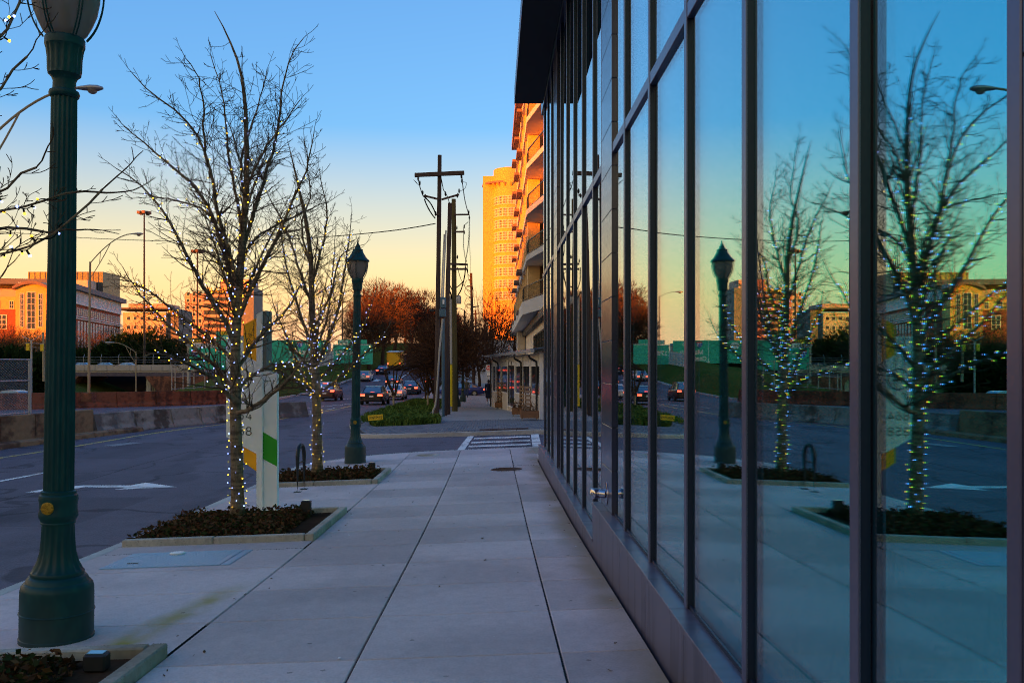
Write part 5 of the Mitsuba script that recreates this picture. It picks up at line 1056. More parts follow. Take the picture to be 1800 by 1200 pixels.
# apartment block between the tower and the glass building
ap = thing('apartment_block', 'stepped apartment block with railed balconies, orange at the top and grey in the shade below', 'building')
FL = [4.48, 7.75, 10.95, 14.15, 17.4, 20.6]
put(ap, bx(3.3, 18, 50, 108, -1, ZE + 3.55), 'mat_cream_wall')
def fasc(z, y1, xe, t):
    return Polygon([(xe, y1), (xe, 63), (xe + 1.05, 56.6), (xe + 2.6, 47), (8, 47), (8, y1)])
for i, z in enumerate(FL):
    xe = 2.0 if i == 0 else 2.3; y1 = 109 if i == 0 else 97; t = .9 if i == 0 else .38
    part(ap, 'floor_slab', extrude(fasc(z, y1, xe, t), t).apply_translation([0, 0, ZE + z - t]), 'mat_apt_grey')
    if i == len(FL) - 1: zt_ = 22.3
    else: zt_ = FL[i + 1] - .38
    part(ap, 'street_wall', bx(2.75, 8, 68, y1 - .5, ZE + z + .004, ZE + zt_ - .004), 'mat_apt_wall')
    part(ap, 'balcony_wall', MB().add([(3.75, 68, 0), (3.75, 63, 0), (4.8, 56.6, 0), (6.4, 47.5, 0), (8, 47.5, 0), (8, 68, 0)] , [[0, 1, 2, 5], [5, 2, 3, 4]]).out().apply_translation([0, 0, ZE + z + .01]), 'mat_apt_wall')
    wl_ = np.array([(3.75, 67.9), (3.75, 63), (4.8, 56.6), (6.4, 47.5)])
    for a, b in zip(wl_, wl_[1:]): part(ap, 'balcony_wall', MB().bar((*a, ZE + (z + zt_) / 2), (*b, ZE + (z + zt_) / 2), .2, zt_ - z - .02).out(), 'mat_apt_wall')
    dd = (wl_[2] - wl_[1]); dd /= np.linalg.norm(dd); u3 = np.array([*dd, 0]); n3 = np.array([dd[1], -dd[0], 0]); n3 = n3 if n3[0] < 0 else -n3
    windows(ap, np.array([*wl_[1], ZE + z]) + n3 * .11, u3, n3, [1.5, 4.3], [.05], 2.2, 2.5, 'mat_dark_glass', 'mat_dark_metal', .1, 2, 1)
    dd2 = wl_[3] - wl_[2]; dd2 /= np.linalg.norm(dd2); u4 = np.array([*dd2, 0]); n4 = np.array([dd2[1], -dd2[0], 0]); n4 = n4 if n4[0] < 0 else -n4
    windows(ap, np.array([*wl_[2], ZE + z]) + n4 * .11, u4, n4, [1.6, 5], [.05], 2.2, 2.5, 'mat_dark_glass', 'mat_dark_metal', .1, 2, 1)
    # railing along the slab edge
    ed = np.array([(xe + .12, 66), (xe + .12, 63), (xe + 1.17, 56.6), (xe + 2.65, 47.5)]); m = MB()
    L = shapely.LineString(ed)
    for s in np.arange(0, L.length, .35): p = L.interpolate(s).coords[0]; m.bar((*p, ZE + z), (*p, ZE + z + 1.0), .03)
    for a, b in zip(ed, ed[1:]): m.bar((*a, ZE + z + 1.03), (*b, ZE + z + 1.03), .06); m.bar((*a, ZE + z + .12), (*b, ZE + z + .12), .04)
    part(ap, 'railing', m.out(), 'mat_dark_metal')
    part(ap, 'corner_pier', bx(2.5, 3.4, 66.2, 67.9, ZE + z + .004, ZE + zt_ - .004), 'mat_apt_wall')
    ywin = np.arange(70.5, y1 - 2, 4.4)
    windows(ap, (2.75, 0, ZE), (0, 1, 0), (-1, 0, 0), ywin, [z + .5], 2.3, 2.0, 'mat_warm_glass', 'mat_trim_white', .12, 2, 1)
    for y in np.arange(68.2, y1 - 1, 4.4): part(ap, 'pilaster', bx(2.42, 2.745, y, y + .5, ZE + z + .004, ZE + zt_ - .004), 'mat_apt_wall')
    for y in np.arange(72, y1 - 3, 8.8): part(ap, 'balcony_tray', bx(1.85, 2.29, y, y + 3.2, ZE + z - .25, ZE + z - .02), 'mat_roof_brown')
part(ap, 'roof', bx(1.85, 12, 46, 93, ZE + 22.3, ZE + 22.9), 'mat_roof_brown')
windows(ap, (3.3, 0, ZE), (0, 1, 0), (-1, 0, 0), np.arange(53, 72, 2.3), [.9], 2.0, 1.5, 'mat_dark_glass', 'mat_dark_metal', .1)
part(ap, 'soffit_band', bx(2.9, 3.29, 50, 104, ZE + 3.0, ZE + 3.5), 'mat_gasket')
part(ap, 'stone_pier', rbox(2.4, 3.2, 92, 94, -1, ZE + 3.5, .05), 'mat_tan')

# retaining wall at the far end of the right hand pavement
rw = thing('far_retaining_wall', 'pale grey retaining wall at the far end of the right pavement', 'wall'); Y = 118
for k in range(6): x = -2.4 + k * 2.2; part(rw, 'wall_panel', rbox(x + .01, x + 2.19, Y, Y + .4, -2, ZE + 3.2, .02), 'mat_light_grey_wall')
part(rw, 'coping', rbox(-2.5, 11, Y - .06, Y + .46, ZE + 3.205, ZE + 3.4, .02), 'mat_deck_concrete')

# ------------------------------------------------------------------ glazed patio with its planters
pa = thing('patio_enclosure', 'white framed glazed patio with black downpipes along the far pavement', 'patio')
A, B = np.array([1.98, 38.0]), np.array([-0.1, 59.0]); dv = B - A; LP = np.linalg.norm(dv); du = dv / LP; dn = np.array([-du[1], du[0]]); dn = dn if dn[0] < 0 else -dn
u3, n3 = np.array([*du, 0]), np.array([*dn, 0])
def spx(px): k = (px - CX) / F; return LP * (1.98 - 38 * k) / (2.08 + 21 * k)
O = np.array([*A, 0.0]); zev = ZE + .55
def zb_(s): p = A + du * s; return float(zg(*p)) + .15
put(pa, lbox(O, u3, n3, .0, LP, .02, .12, zev - .32, zev), 'mat_patio_panel')
rf_ = [(A - du * .6 + dn * .35, ZE + .60), (B + du * .35 + dn * .35, ZE + .60), (B + du * .35 - dn * 3.4, ZE + 1.15), (A - du * .6 - dn * 3.4, ZE + 1.15)]
part(pa, 'roof', MB().add([(*p, z) for p, z in rf_] + [(*p, z + .1) for p, z in rf_], [[3, 2, 1, 0], [4, 5, 6, 7], [0, 1, 5, 4], [1, 2, 6, 5], [2, 3, 7, 6], [3, 0, 4, 7]]).out(), 'mat_dark_metal')
part(pa, 'gutter', lbox(O, u3, n3, -.6, LP + .35, -.50, -.36, ZE + .565, ZE + .68), 'mat_galvanized')
posts = [spx(x) for x in (950, 931.5, 917.5, 905, 893, 880.5, 871)] + [LP - .06]
posts = [max(.06, p) for p in posts]
for s in posts: part(pa, 'post', lbox(O, u3, n3, s - .07, s + .07, -.03, .11, zb_(s) - .05, zev - .005), 'mat_trim_white')
for i, (a, b) in enumerate(zip(posts, posts[1:])):
    a, b = a + .072, b - .072; z0 = min(zb_(a), zb_(b)); mid = (a + b) / 2; door = i == 4 - 1
    zsil = z0 + (.25 if door else 1.0)
    part(pa, 'lower_panel', lbox(O, u3, n3, a, b, .01, .06, z0, zsil), 'mat_patio_panel'); part(pa, 'sill', lbox(O, u3, n3, a, b, -.04, .1, zsil + .002, zsil + .06), 'mat_trim_white')
    nx = 2 if door else 1; m = MB()
    for q in range(nx + 1): xx = a + (b - a) * q / nx; m.mesh(lbox(O, u3, n3, max(a, xx - .045), min(b, xx + .045), .0, .07, zsil + .062, zev - .324))
    m.mesh(lbox(O, u3, n3, a, b, .002, .068, zev - .57, zev - .53)); k = part(pa, 'door' if door else 'window', m.out(), 'mat_dark_metal' if door else 'mat_trim_white')
    put(key_of(k + '__pane'), lbox(O, u3, n3, a, b, .03, .04, zsil + .062, zev - .571), 'mat_dark_glass'); put(key_of(k + '__transom_panel'), lbox(O, u3, n3, a, b, .03, .04, zev - .529, zev - .325), 'mat_light_grey_wall')
    part(pa, 'frieze_panel', lbox(O, u3, n3, a, b, .0, .018, zev - .315, zev - .01), 'mat_patio_panel')
for px in (947, 919, 878, 863.5):
    s = min(spx(px), LP + .1); p = O + u3 * s; w = lambda d, z: p + n3 * d + np.array([0, 0, z])
    part(pa, 'downpipe', MB().tube(spline([w(.42, ZE + .46), w(.40, ZE + .36), w(.25, ZE + .26), w(.10, ZE + .16), w(.09, ZE - .1)], 12), .05, 8).tube([w(.09, ZE - .1), w(.09, zb_(s) + .02)], .05, 8).out(), 'mat_dark_metal', 50)
part(pa, 'end_wall', lbox(np.array([*B, 0]), np.array([*(-dn), 0]), np.array([*du, 0]), .12, 3.3, 0, .08, .0 - 1.2, zev), 'mat_patio_panel')
part(pa, 'near_end_wall', lbox(O, np.array([*(-dn), 0]), np.array([*(-du), 0]), .12, 3.3, -.02, .06, -1.2, zev), 'mat_patio_panel')
part(pa, 'inner_wall', lbox(O, u3, n3, .1, LP - .1, 1.6, 1.7, -1.2, zev), 'mat_interior')
for lb, pxc, pyb, wpx, txs, ty in (('wheeled wooden planter box with a slatted trellis, farthest of the three by the patio', 881, 719, 22, (875, 881), 671), ('wheeled wooden planter box half hidden behind the nearest one by the patio', 909, 732, 18, (914, 920.5), 676), ('wheeled wooden planter box with a tall trellis, nearest of the three by the patio', 931.5, 739, 32, (924, 932.5), 679)):
    c = hit(pxc, pyb, lambda x, y: zg(x, y) + .15); Y = c[1]; W_ = wpx / F * Y; zb0 = c[2]
    r = thing('planter_box', lb, 'planter', 'wheeled planter boxes by the patio')
    put(r, MB().box(c[0] - W_ / 2, c[0] + W_ / 2, Y, Y + .5, zb0 + .10, zb0 + .14).out(), 'mat_wood_planter')
    for k in range(2):
        part(r, 'plank', rbox(c[0] - W_ / 2, c[0] + W_ / 2, Y - .025, Y - .001, zb0 + .10 + .15 * k, zb0 + .245 + .15 * k, .006), 'mat_wood_planter'); part(r, 'plank', rbox(c[0] - W_ / 2, c[0] + W_ / 2, Y + .501, Y + .525, zb0 + .10 + .15 * k, zb0 + .245 + .15 * k, .006), 'mat_wood_planter')
        for x in (c[0] - W_ / 2, c[0] + W_ / 2 - .024): part(r, 'plank', rbox(x, x + .024, Y + .0015, Y + .498, zb0 + .145 + .13 * k, zb0 + .27 + .13 * k, .005), 'mat_wood_planter')
    for sx in (-1, 1):
        for sy in (.06, .44): m = lathe([(0.0001, -.018), (.05, -.018), (.05, .018), (0.0001, .018)], 14); m.apply_transform(trimesh.transformations.rotation_matrix(math.pi / 2, [0, 1, 0])); m.apply_translation([c[0] + sx * (W_ / 2 - .07), Y + sy, zb0 + .05]); part(r, 'caster', m, 'mat_galvanized', 40)
    x0, x1 = at(txs[0], 0, Y + .3)[0], at(txs[1], 0, Y + .3)[0]; zt = at(0, ty, Y + .3)[2]
    for x in (x0, x1): part(r, 'trellis_post', bx(x - .025, x + .025, Y + .27, Y + .32, zb0 + .15, zt), 'mat_wood_planter')
    zz = zb0 + .45
    while zz < zt - .05: part(r, 'slat', rbox(x0 - .03, x1 + .03, Y + .245, Y + .268, zz, zz + .10, .004), 'mat_wood_trellis'); zz += .17
    part(r, 'soil', bx(c[0] - W_ / 2 + .03, c[0] + W_ / 2 - .03, Y + .03, Y + .47, zb0 + .3, zb0 + .36), 'mat_soil')
    rr = np.random.default_rng(int(pxc)); m = MB()
    for _ in range(60):
        p = np.array([c[0] + rr.uniform(-.4, .4) * W_, Y + rr.uniform(.08, .42), zb0 + .36]); q = p + rr.normal(size=3) * .08 + [0, 0, rr.uniform(.1, .35)]; m.add([p, q, p + [.02, .01, 0]], [[0, 1, 2]]); o = rr.normal(size=3) * .04; m.add([q, q + o, q + o[[1, 2, 0]]], [[0, 1, 2]])
    part(r, 'plant', m.out(), 'mat_cover_2', kind='stuff')

# ------------------------------------------------------------------ utility poles and wires
def pole(root_label, px0, py0, px1, py1, Y, r, mat, name='utility_pole'):
    th = thing(name, root_label, 'utility pole'); a = at(px0, py0, Y); b = at(px1, py1, Y); a[2] = min(a[2], float(zg(a[0], Y)) + .1)
    put(th, MB().tube([a, a * .6 + b * .4, b], [r, r * .88, r * .72], 14).out(), mat, 40); return th, a, b
PA, aA, bA = pole('tall dark utility pole with a wide wooden crossarm at its top', 767.5, 737, 773, 273, 41, .125, 'mat_pole_wood')
PBo, aB, bB = pole('shorter dark brown utility pole leaning behind the crossarm pole', 781, 727, 791, 357, 44, .135, 'mat_pole_wood')
PC, aC, bC = pole('thick olive utility pole with a yellow guard beside the far street lamp', 799.5, 716, 797.5, 350, 50, .165, 'mat_pole_olive')
PD, aD, bD = pole('distant utility pole lit orange by the sun, right of the olive pole', 833, 640, 828, 480, 105, .20, 'mat_pole_wood')
PE, aE, bE = pole('small far utility pole just right of the orange lit one', 838, 640, 836, 545, 150, .2, 'mat_pole_wood')
def arm(th, pts, Y, w=.1, mat='mat_pole_wood', nm='crossarm'):
    a, b = at(*pts[0], Y), at(*pts[1], Y); part(th, nm, MB().bar(a, b, w, w * 1.15).out(), mat); return a, b
ins_prof = [(0.0001, 0), (.02, 0), (.02, .03), (.055, .05), (.025, .07), (.06, .10), (.025, .12), (.055, .15), (.02, .17), (.02, .22), (0.0001, .22)]
def insul(th, px, py, Y, up=1, s=1.0):
    m = lathe(ins_prof, 10); m.apply_scale([s, s, s * up]); m.apply_translation(at(px, py, Y)); part(th, 'insulator', m, 'mat_dark_metal', 40)
arm(PA, ((729, 308), (816, 304)), 40.8, .15); arm(PA, ((745, 344), (771.5, 350.5)), 40.8, .07); arm(PA, ((776, 351), (807, 342)), 40.8, .07); arm(PA, ((764, 377), (774, 377)), 40.8, .06); arm(PC, ((798, 377.5), (825, 377)), 49.7, .07); arm(PC, ((798, 407.5), (817, 407.5)), 49.7, .08); arm(PC, ((790, 464), (822, 465)), 49.7, .09); arm(PC, ((790, 473), (822, 473)), 49.7, .09)
for px, py, Y in ((735, 318, 40.8), (738, 326, 40.8), (743, 343, 40.8), (748, 350, 40.8), (811, 314, 40.8), (812, 322, 40.8), (807, 340, 40.8), (804, 348, 40.8), (783, 345, 40.8), (766, 380, 40.8)): insul(PA, px, py, Y)
for px, py in ((824, 376), (825, 386), (803, 404), (816, 412), (816, 402), (819, 462), (790, 462), (819, 476), (804, 455)): insul(PC, px, py, 49.7)
wires = thing('overhead_wires', 'tangle of dark overhead cables hanging between the utility poles', 'cables')
def wire(pts, r=.022, nm='cable'):
    P = np.array([at(*p) for p in pts]); part(wires, nm, MB().tube(spline(P, 18), r, 5, False).out(), 'mat_wire')
Yw = 40.8; Yc = 49.7
wire([(735, 312, Yw), (741, 338, Yw), (744, 345, Yw)]); wire([(744, 345, Yw), (757, 358, Yw), (766, 378, Yw)], .03); wire([(746, 350, Yw), (755, 370, Yw), (765, 384, Yw)], .03); wire([(733, 322, Yw), (727, 316, Yw), (736, 326, Yw)], .012); wire([(774, 305, Yw), (780, 335, Yw), (790, 357, 43.5)], .02)
wire([(812, 310, Yw), (816, 345, 45), (824, 377, Yc)]); wire([(812, 320, Yw), (820, 322, Yw), (818, 330, Yw), (808, 336, Yw)], .012); wire([(825, 385, Yc), (824, 420, Yc), (819, 455, Yc)]); wire([(823, 390, Yc), (815, 400, Yc), (815, 430, Yc), (818, 455, Yc)], .018); wire([(818, 462, Yc), (816, 490, Yc), (801, 506, Yc)], .03); wire([(818, 470, Yc), (812, 505, Yc), (803, 522, Yc)], .035); wire([(786, 505, 44), (790, 511, 46), (794, 525, Yc)], .04); wire([(788, 470, Yc), (788, 490, Yc), (795, 510, Yc)], .03)
wire([(822, 465, Yc), (822, 480, 70), (828, 486, 104)], .02); wire([(822, 473, Yc), (824, 492, 75), (828, 500, 104)], .02); wire([(804, 470, Yc), (815, 500, 75), (828, 520, 104)], .02); wire([(825, 377, Yc), (826, 440, 80), (828, 484, 104)], .018); wire([(828, 486, 104), (833, 520, 128), (836, 548, 150)], .03)
for k, (dy, sg) in enumerate(((492, 1), (503, 1), (523, 1), (535, 1))):
    arm(PD, ((821 if k % 2 else 824, dy), (830, dy)), 104.6, .12); wire([(821, dy, 104), (817, dy + 10, 104), (828, dy + 20, 104)], .03)
arm(PD, ((829, 540), (842, 538)), 104.6, .12); arm(PE, ((831, 552), (842, 551)), 149, .15)
# service cable crossing the street to the left
sp = thing('span_cable', 'single thin cable crossing the sky from the crossarm pole to the left', 'cables')
P = [at(765, 393, 41), at(700, 404, 44), at(620, 412.5, 47.5), at(510, 420, 53), at(400, 424, 59), at(250, 422.5, 68), at(100, 415, 78), at(-150, 392, 95)]
put(sp, MB().tube(spline(P, 60), .025, 5, False).out(), 'mat_wire')
# things fixed to the poles
part(PA, 'equipment_box', rbox(*sum([[at(772.5, 0, 40.6)[0], at(784, 0, 40.6)[0]], [40.45, 40.75], [at(0, 557, 40.6)[2], at(0, 543, 40.6)[2]]], []), .03), 'mat_box_teal'); part(PA, 'equipment_box', rbox(*sum([[at(774, 0, 40.6)[0], at(784, 0, 40.6)[0]], [40.5, 40.75], [at(0, 541.5, 40.6)[2], at(0, 523, 40.6)[2]]], []), .03), 'mat_box_teal'); part(PA, 'meter', MB().box(*sum([[at(778, 0, 40.4)[0], at(781, 0, 40.4)[0]], [40.43, 40.49], [at(0, 535, 40.6)[2], at(0, 527, 40.6)[2]]], [])).out(), 'mat_sign_white')
part(PA, 'conduit', MB().tube([at(778, 560, 40.6), at(773, 610, 40.6), at(767, 700, 40.6), at(765, 714, 40.6), at(761, 722, 40.6), at(761, 738, 40.6)], .045, 8).out(), 'mat_galvanized', 40); part(PA, 'conduit', MB().tube([at(784, 405, 41), at(781, 470, 40.8), at(779, 523, 40.6)], .04, 8).out(), 'mat_galvanized', 40); part(PA, 'conduit', MB().tube([at(781, 412, 41), at(778, 470, 40.8), at(776, 523, 40.6)], .035, 8).out(), 'mat_galvanized', 40)
gp = thing('steel_pole', 'slim blue grey steel pole just right of the crossarm pole', 'pole'); put(gp, MB().tube([(*at(779, 700, 43)[:2], float(zg(-2.4, 43))), at(779, 560, 43)], .075, 10).out(), 'mat_box_teal', 40)
PG, aG, bG = pole('dark brown utility pole with a yellow guard, between the crossarm pole and the olive pole', 787, 722, 787, 500, 45.5, .13, 'mat_pole_wood')
part(PG, 'guard', MB().tube([at(781.5, 716, 45.2), at(780.5, 628, 45.2)], .055, 8).out(), 'mat_guard_yellow', 40)
part(PC, 'guard', MB().tube([at(792.5, 714, 49.5), at(792.5, 641, 49.5)], .09, 8).out(), 'mat_guard_yellow', 40); part(PC, 'conduit', MB().tube([at(792.5, 640, 49.6), at(792, 520, 49.6)], .08, 8).out(), 'mat_galvanized', 40); part(PC, 'transformer', lathe([(0.0001, 0), (.14, 0), (.15, .05), (.15, .4), (.1, .46), (0.0001, .48)], 14).apply_translation(at(806, 534, 49.8)), 'mat_galvanized', 40)
part(PA, 'street_light_arm', MB().tube([at(772, 546, 41), at(763, 546, 41.2)], .03, 6).out(), 'mat_dark_metal'); part(PA, 'street_light_head', rbox(*sum([[at(755, 0, 41.2)[0], at(764, 0, 41.2)[0]], [41.1, 41.4], [at(0, 547, 41)[2], at(0, 544, 41)[2]]], []), .02), 'mat_dark_metal')
cb_ = thing('highway_light', 'small dark street light with a bent arm right of the olive pole', 'light pole'); cobra(cb_, at(816.5, 640, 95), at(816.5, 545, 95), at(808, 542, 95), .1, 'mat_dark_metal', .5, False, False)

# ------------------------------------------------------------------ planting strip, small sign
def blades(name, label, poly, count, h, seed, g, mats=('mat_grass_0', 'mat_grass_1', 'mat_grass_2')):
    r = np.random.default_rng(seed); x0, y0, x1, y1 = poly.bounds; pts = []
    pr_ = shapely.prepared.prep(poly)
    while len(pts) < count:
        q = np.c_[r.uniform(x0, x1, 4000), r.uniform(y0, y1, 4000)]; pts += [p for p in q if pr_.contains(shapely.Point(p))]
    p = np.array(pts[:count]); clump = meshkit.fbm(np.c_[p * 1.6, np.zeros(count)], 3); hh = h * (0.35 + 1.1 * clump) * r.uniform(.6, 1.15, count)
    b = np.c_[p, g(p[:, 0], p[:, 1])]; a = r.uniform(0, 2 * np.pi, count); lean = r.uniform(.2, .9, count) * hh
    d = np.c_[np.cos(a), np.sin(a), np.zeros(count)]; s = np.c_[-np.sin(a), np.cos(a), np.zeros(count)] * .022
    mid = b + d * (lean * .35)[:, None] + np.c_[np.zeros((count, 2)), hh * .75]; tip = b + d * lean[:, None] + np.c_[np.zeros((count, 2)), hh * .9]
    v = np.stack([b - s, b + s, mid + s, tip, mid - s], 1); w = r.integers(len(mats), size=count)
    th = thing(name, label, 'plants', None, 'stuff')
    for i, mt in enumerate(mats):
        vv = v[w == i].reshape(-1, 3); n_ = len(vv) // 5; k = np.arange(n_)[:, None] * 5
        f = np.vstack([k + [0, 1, 2], k + [0, 2, 4], k + [4, 2, 3]]); mm = MB().add(vv, f).out()
        if i == 0: put(th, mm, mt)
        else: part(th, 'blades', mm, mt, kind='stuff')
gpt = [hit(x, y, zs)[:2] for x, y in ((656, 746), (672, 738), (700, 736), (745, 731), (767, 738), (768, 744), (720, 747), (664, 749))]
blades('border_grass', 'clumps of green border grass at the street corner behind the yellow sign', Polygon(gpt).buffer(0.15), 9000, .32, 3, lambda x, y: zg(x, y) + .13)
strip = Polygon([(-6.0, 38.6), (-4.2, 38.6), (-3.6, 42.2), (-3.1, 62), (-3.4, 75), (-6.6, 75), (-6.5, 60)])
blades('border_grass', 'strip of green border grass under the small trees along the far kerb', strip, 16000, .32, 4, lambda x, y: zg(x, y) + .13)
ys_ = thing('yard_sign', "small yellow yard sign reading JOSEPH'S stuck in the grass at the corner", 'sign'); Ysg = float(hit(657, 748, zs)[1]) - .1
c = at(660, 733.5, Ysg); wv, hv = 26.5 / F * Ysg / 2, 9.5 / F * Ysg / 2; m = bx(-wv, wv, -.008, .008, -hv, hv); Mx = trimesh.transformations.translation_matrix(c) @ trimesh.transformations.rotation_matrix(-.08, [0, 1, 0]); put(ys_, xf(m, Mx), 'mat_sign_yellow')
s = meshkit.text_mesh("JOSEPH'S", hv * .95, .004, True); s.apply_translation([-s.bounds[:, 0].mean(), -s.bounds[:, 1].mean(), 0]); sx = 1.8 * wv / np.ptp(s.bounds[:, 0]); s.apply_scale([min(1, sx), 1, 1]); s.apply_transform(Mx @ np.array([[1, 0, 0, 0], [0, 0, -1, -.009], [0, 1, 0, 0], [0, 0, 0, 1.0]])); part(ys_, 'lettering', s, 'mat_black')
for sx_ in (-.12, .12): part(ys_, 'stake', MB().tube([c + [sx_, .012, -hv * .5], c + [sx_ * 1.1, .012, float(zs(c[0], Ysg)) - c[2] - .02]], .006, 6).out(), 'mat_dark_metal')
ne = thing('no_entry_sign', 'red and white DO NOT ENTER sign on a square plate beside the patio corner', 'sign'); Yn = 92; c = at(859, 647, Yn); r_ = 5.0 / F * Yn
put(ne, bx(c[0] - r_, c[0] + r_, Yn, Yn + .02, c[2] - r_ * 1.15, c[2] + r_ * 1.15), 'mat_sign_white'); dsk = lathe([(0.0001, 0), (r_ * .95, 0), (r_ * .95, .01), (0.0001, .01)], 28); dsk.apply_transform(trimesh.transformations.rotation_matrix(math.pi / 2, [1, 0, 0])); dsk.apply_translation([c[0], Yn - .002, c[2]]); part(ne, 'disc', dsk, 'mat_sign_red')
part(ne, 'bar', bx(c[0] - r_ * .75, c[0] + r_ * .75, Yn - .02, Yn - .0125, c[2] - r_ * .14, c[2] + r_ * .14), 'mat_sign_white')
sign_text(ne, 'lettering', 'DO NOT', 859, 645.3, 1.6, Yn, -.02, 'mat_sign_white', True, True); sign_text(ne, 'lettering', 'ENTER', 859, 651.2, 1.6, Yn, -.02, 'mat_sign_white', True, True)
c2 = at(859.5, 658.5, Yn); part(ne, 'lower_plate', bx(c2[0] - .22, c2[0] + .22, Yn, Yn + .02, c2[2] - .3, c2[2] + .3), 'mat_sign_white'); part(ne, 'arrow', MB().bar(c2 + [-.15, -.01, -.15], c2 + [.15, -.01, -.15], .06, .01, (0, 1, 0)).bar(c2 + [-.17, -.01, -.15], c2 + [-.07, -.01, -.06], .05, .01, (0, 1, 0)).bar(c2 + [-.17, -.01, -.15], c2 + [-.07, -.01, -.24], .05, .01, (0, 1, 0)).out(), 'mat_black')
part(ne, 'post', MB().tube([(c[0], Yn + .05, float(zg(c[0], Yn))), (c[0], Yn + .05, c[2] + r_)], .035, 8).out(), 'mat_galvanized')

# ------------------------------------------------------------------ far trees
def far_tree(label, x, y, z, H, R, seed, mats=(0, 1), trunk=.28, n=1500, off=0.0, flat=1.0, tl=.9, trunks=1, cat='tree', name='street_tree', group=None, tmat='mat_far_trunk', slim=.05):
    r = np.random.default_rng(seed); th = thing(name, label, cat, group); m = MB(); out = []
    for k in range(trunks):
        lean = r.normal(size=2) * (.10 if trunks == 1 else .28); z1 = z + H * (trunk + (.0 if trunks == 1 else .15)); base = np.array([x, y, z]) if trunks == 1 else np.array([x + r.normal() * .08, y + r.normal() * .08, z + H * trunk * .6])
        rt = H * .016 * (1.6 if trunks == 1 else .5); top = np.array([x + lean[0] * H * trunk, y + lean[1] * H * trunk, z1]); m.tube([base, (base + top) / 2 + [r.normal() * .05, 0, 0], top], [rt * 1.2, rt, rt * .8], 8)
        for q in range(7 if trunks == 1 else 4):
            a = r.uniform(0, 2 * np.pi); e = np.array([x + off + math.cos(a) * R * .62 * r.uniform(.4, 1), y + math.sin(a) * R * .62 * r.uniform(.4, 1), z + H * r.uniform(.62, .93)]); mid = (top + e) / 2 + [0, 0, -H * .04]; P = spline([top, mid, e], 7); m.tube(P, np.linspace(rt * .6, rt * .14, 7), 5); out.append(P)
    if trunks > 1: part(th, 'trunk', MB().tube([(x, y, z - .1), (x, y, z + H * trunk * .64)], [H * .013, H * .011], 8).out(), tmat, 40); part(th, 'limbs', m.out(), 'mat_far_trunk', 40)
    else: part(th, 'trunk', m.out(), tmat, 40)
    # twigs fill lumpy lobes around the limbs' ends
    cz = z + H * (1 + trunk) / 2; hz = H * (1 - trunk) / 2
    d = r.normal(size=(n * 3, 3)); d /= np.linalg.norm(d, axis=1, keepdims=True); rad = r.random(n * 3) ** .45
    p = d * rad[:, None] * [R, R, hz] * flat + [x + off, y, cz]
    keep = meshkit.fbm(p * (2.6 / R) + seed, 3) + .10 * (1 - rad) > .47; p, d = p[keep][:n], d[keep][:n]; cnt = len(p)
    out_d = d * [1, 1, .7] + np.array([0, 0, .55]) + r.normal(size=(cnt, 3)) * .45; out_d /= np.linalg.norm(out_d, axis=1, keepdims=True); s = np.cross(out_d, r.normal(size=(cnt, 3))); s /= np.linalg.norm(s, axis=1, keepdims=True)
    L = tl * r.uniform(.5, 1.3, cnt)[:, None]; w = slim * r.uniform(.6, 1.4, cnt)[:, None]
    v = np.stack([p - s * w, p + s * w, p + out_d * L + s * w * .3, p + out_d * L * .5 + r.normal(size=(cnt, 3)) * .12 * tl], 1); pick = r.random(cnt)
    for i, mt in enumerate(mats):
        sel = (pick < .65) if i == 0 else (pick >= .65)
        vv = v[sel].reshape(-1, 3); k = np.arange(len(vv) // 4)[:, None] * 4
        if len(vv): part(th, 'crown', MB().add(vv, np.vstack([k + [0, 1, 2], k + [1, 3, 0]])).out(), mt if isinstance(mt, str) else f'mat_far_twig_{mt}', kind='stuff')
    return th
gz = lambda x, y: float(zg(x, y))
kt = ['nearest of the small pale trunked trees on the planting strip', 'second of the small pale trunked trees, right of the nearest one', 'third small pale trunked tree, close to the utility poles', 'fourth small tree on the far planting strip, behind the poles']
for i, (px, Y) in enumerate(((692, 53), (752, 54.5), (763, 60), (748, 70))):
    x = (px - CX) / F * Y; far_tree(kt[i], x, Y, gz(x, Y) + .1, 5.6, 2.15, 60 + i, (1, 0), .27, 2600, (3.4, .9, .2, 0)[i], 1.0, .75, trunks=5, name='small_tree', tmat='mat_pole_paint' if i < 2 else 'mat_far_trunk', slim=.016)
bt = ['rounded brown tree on the bank nearest the second lamp post', 'broad orange tipped tree left of the yellow truck', 'tall orange tipped tree straight above the yellow truck', 'brown tree on the bank behind the orange tipped trees', 'brown tree right of the yellow truck', 'dark brown tree behind the small pale trunked trees', 'dark brown tree left of the crossarm pole', 'dark tree between the olive pole and the lamp', 'brown tree behind the walking person', 'bare tree behind the no entry sign', 'reddish tree far up the road']
btp = [(648, 150, 10.5, 4.2, (1, 0)), (672, 165, 13.5, 5.5, (0, 2)), (690, 182, 15.5, 5.8, (0, 2)), (662, 205, 15, 6.5, (1, 0)), (745, 205, 14.5, 6.5, (1, 3)), (722, 190, 12.5, 5.5, (3, 1)), (768, 175, 11, 5, (3, 1)), (795, 150, 9.5, 4, (1, 3)), (822, 132, 8.5, 3.6, (3, 1)), (843, 110, 7, 2.4, (1, 3)), (712, 250, 14, 7, (0, 1))]
for i, (px, Y, H, R, mt) in enumerate(btp):
    x = (px - CX) / F * Y; z = float(bank(np.array(x), np.array(Y))) if x < -20.5 else gz(x, Y)
    far_tree(bt[i], x, Y, z, H, R, 80 + i, mt, .26, 3600 if i < 7 or i == 10 else 900, 0, 1.0, 1.3, slim=.05)
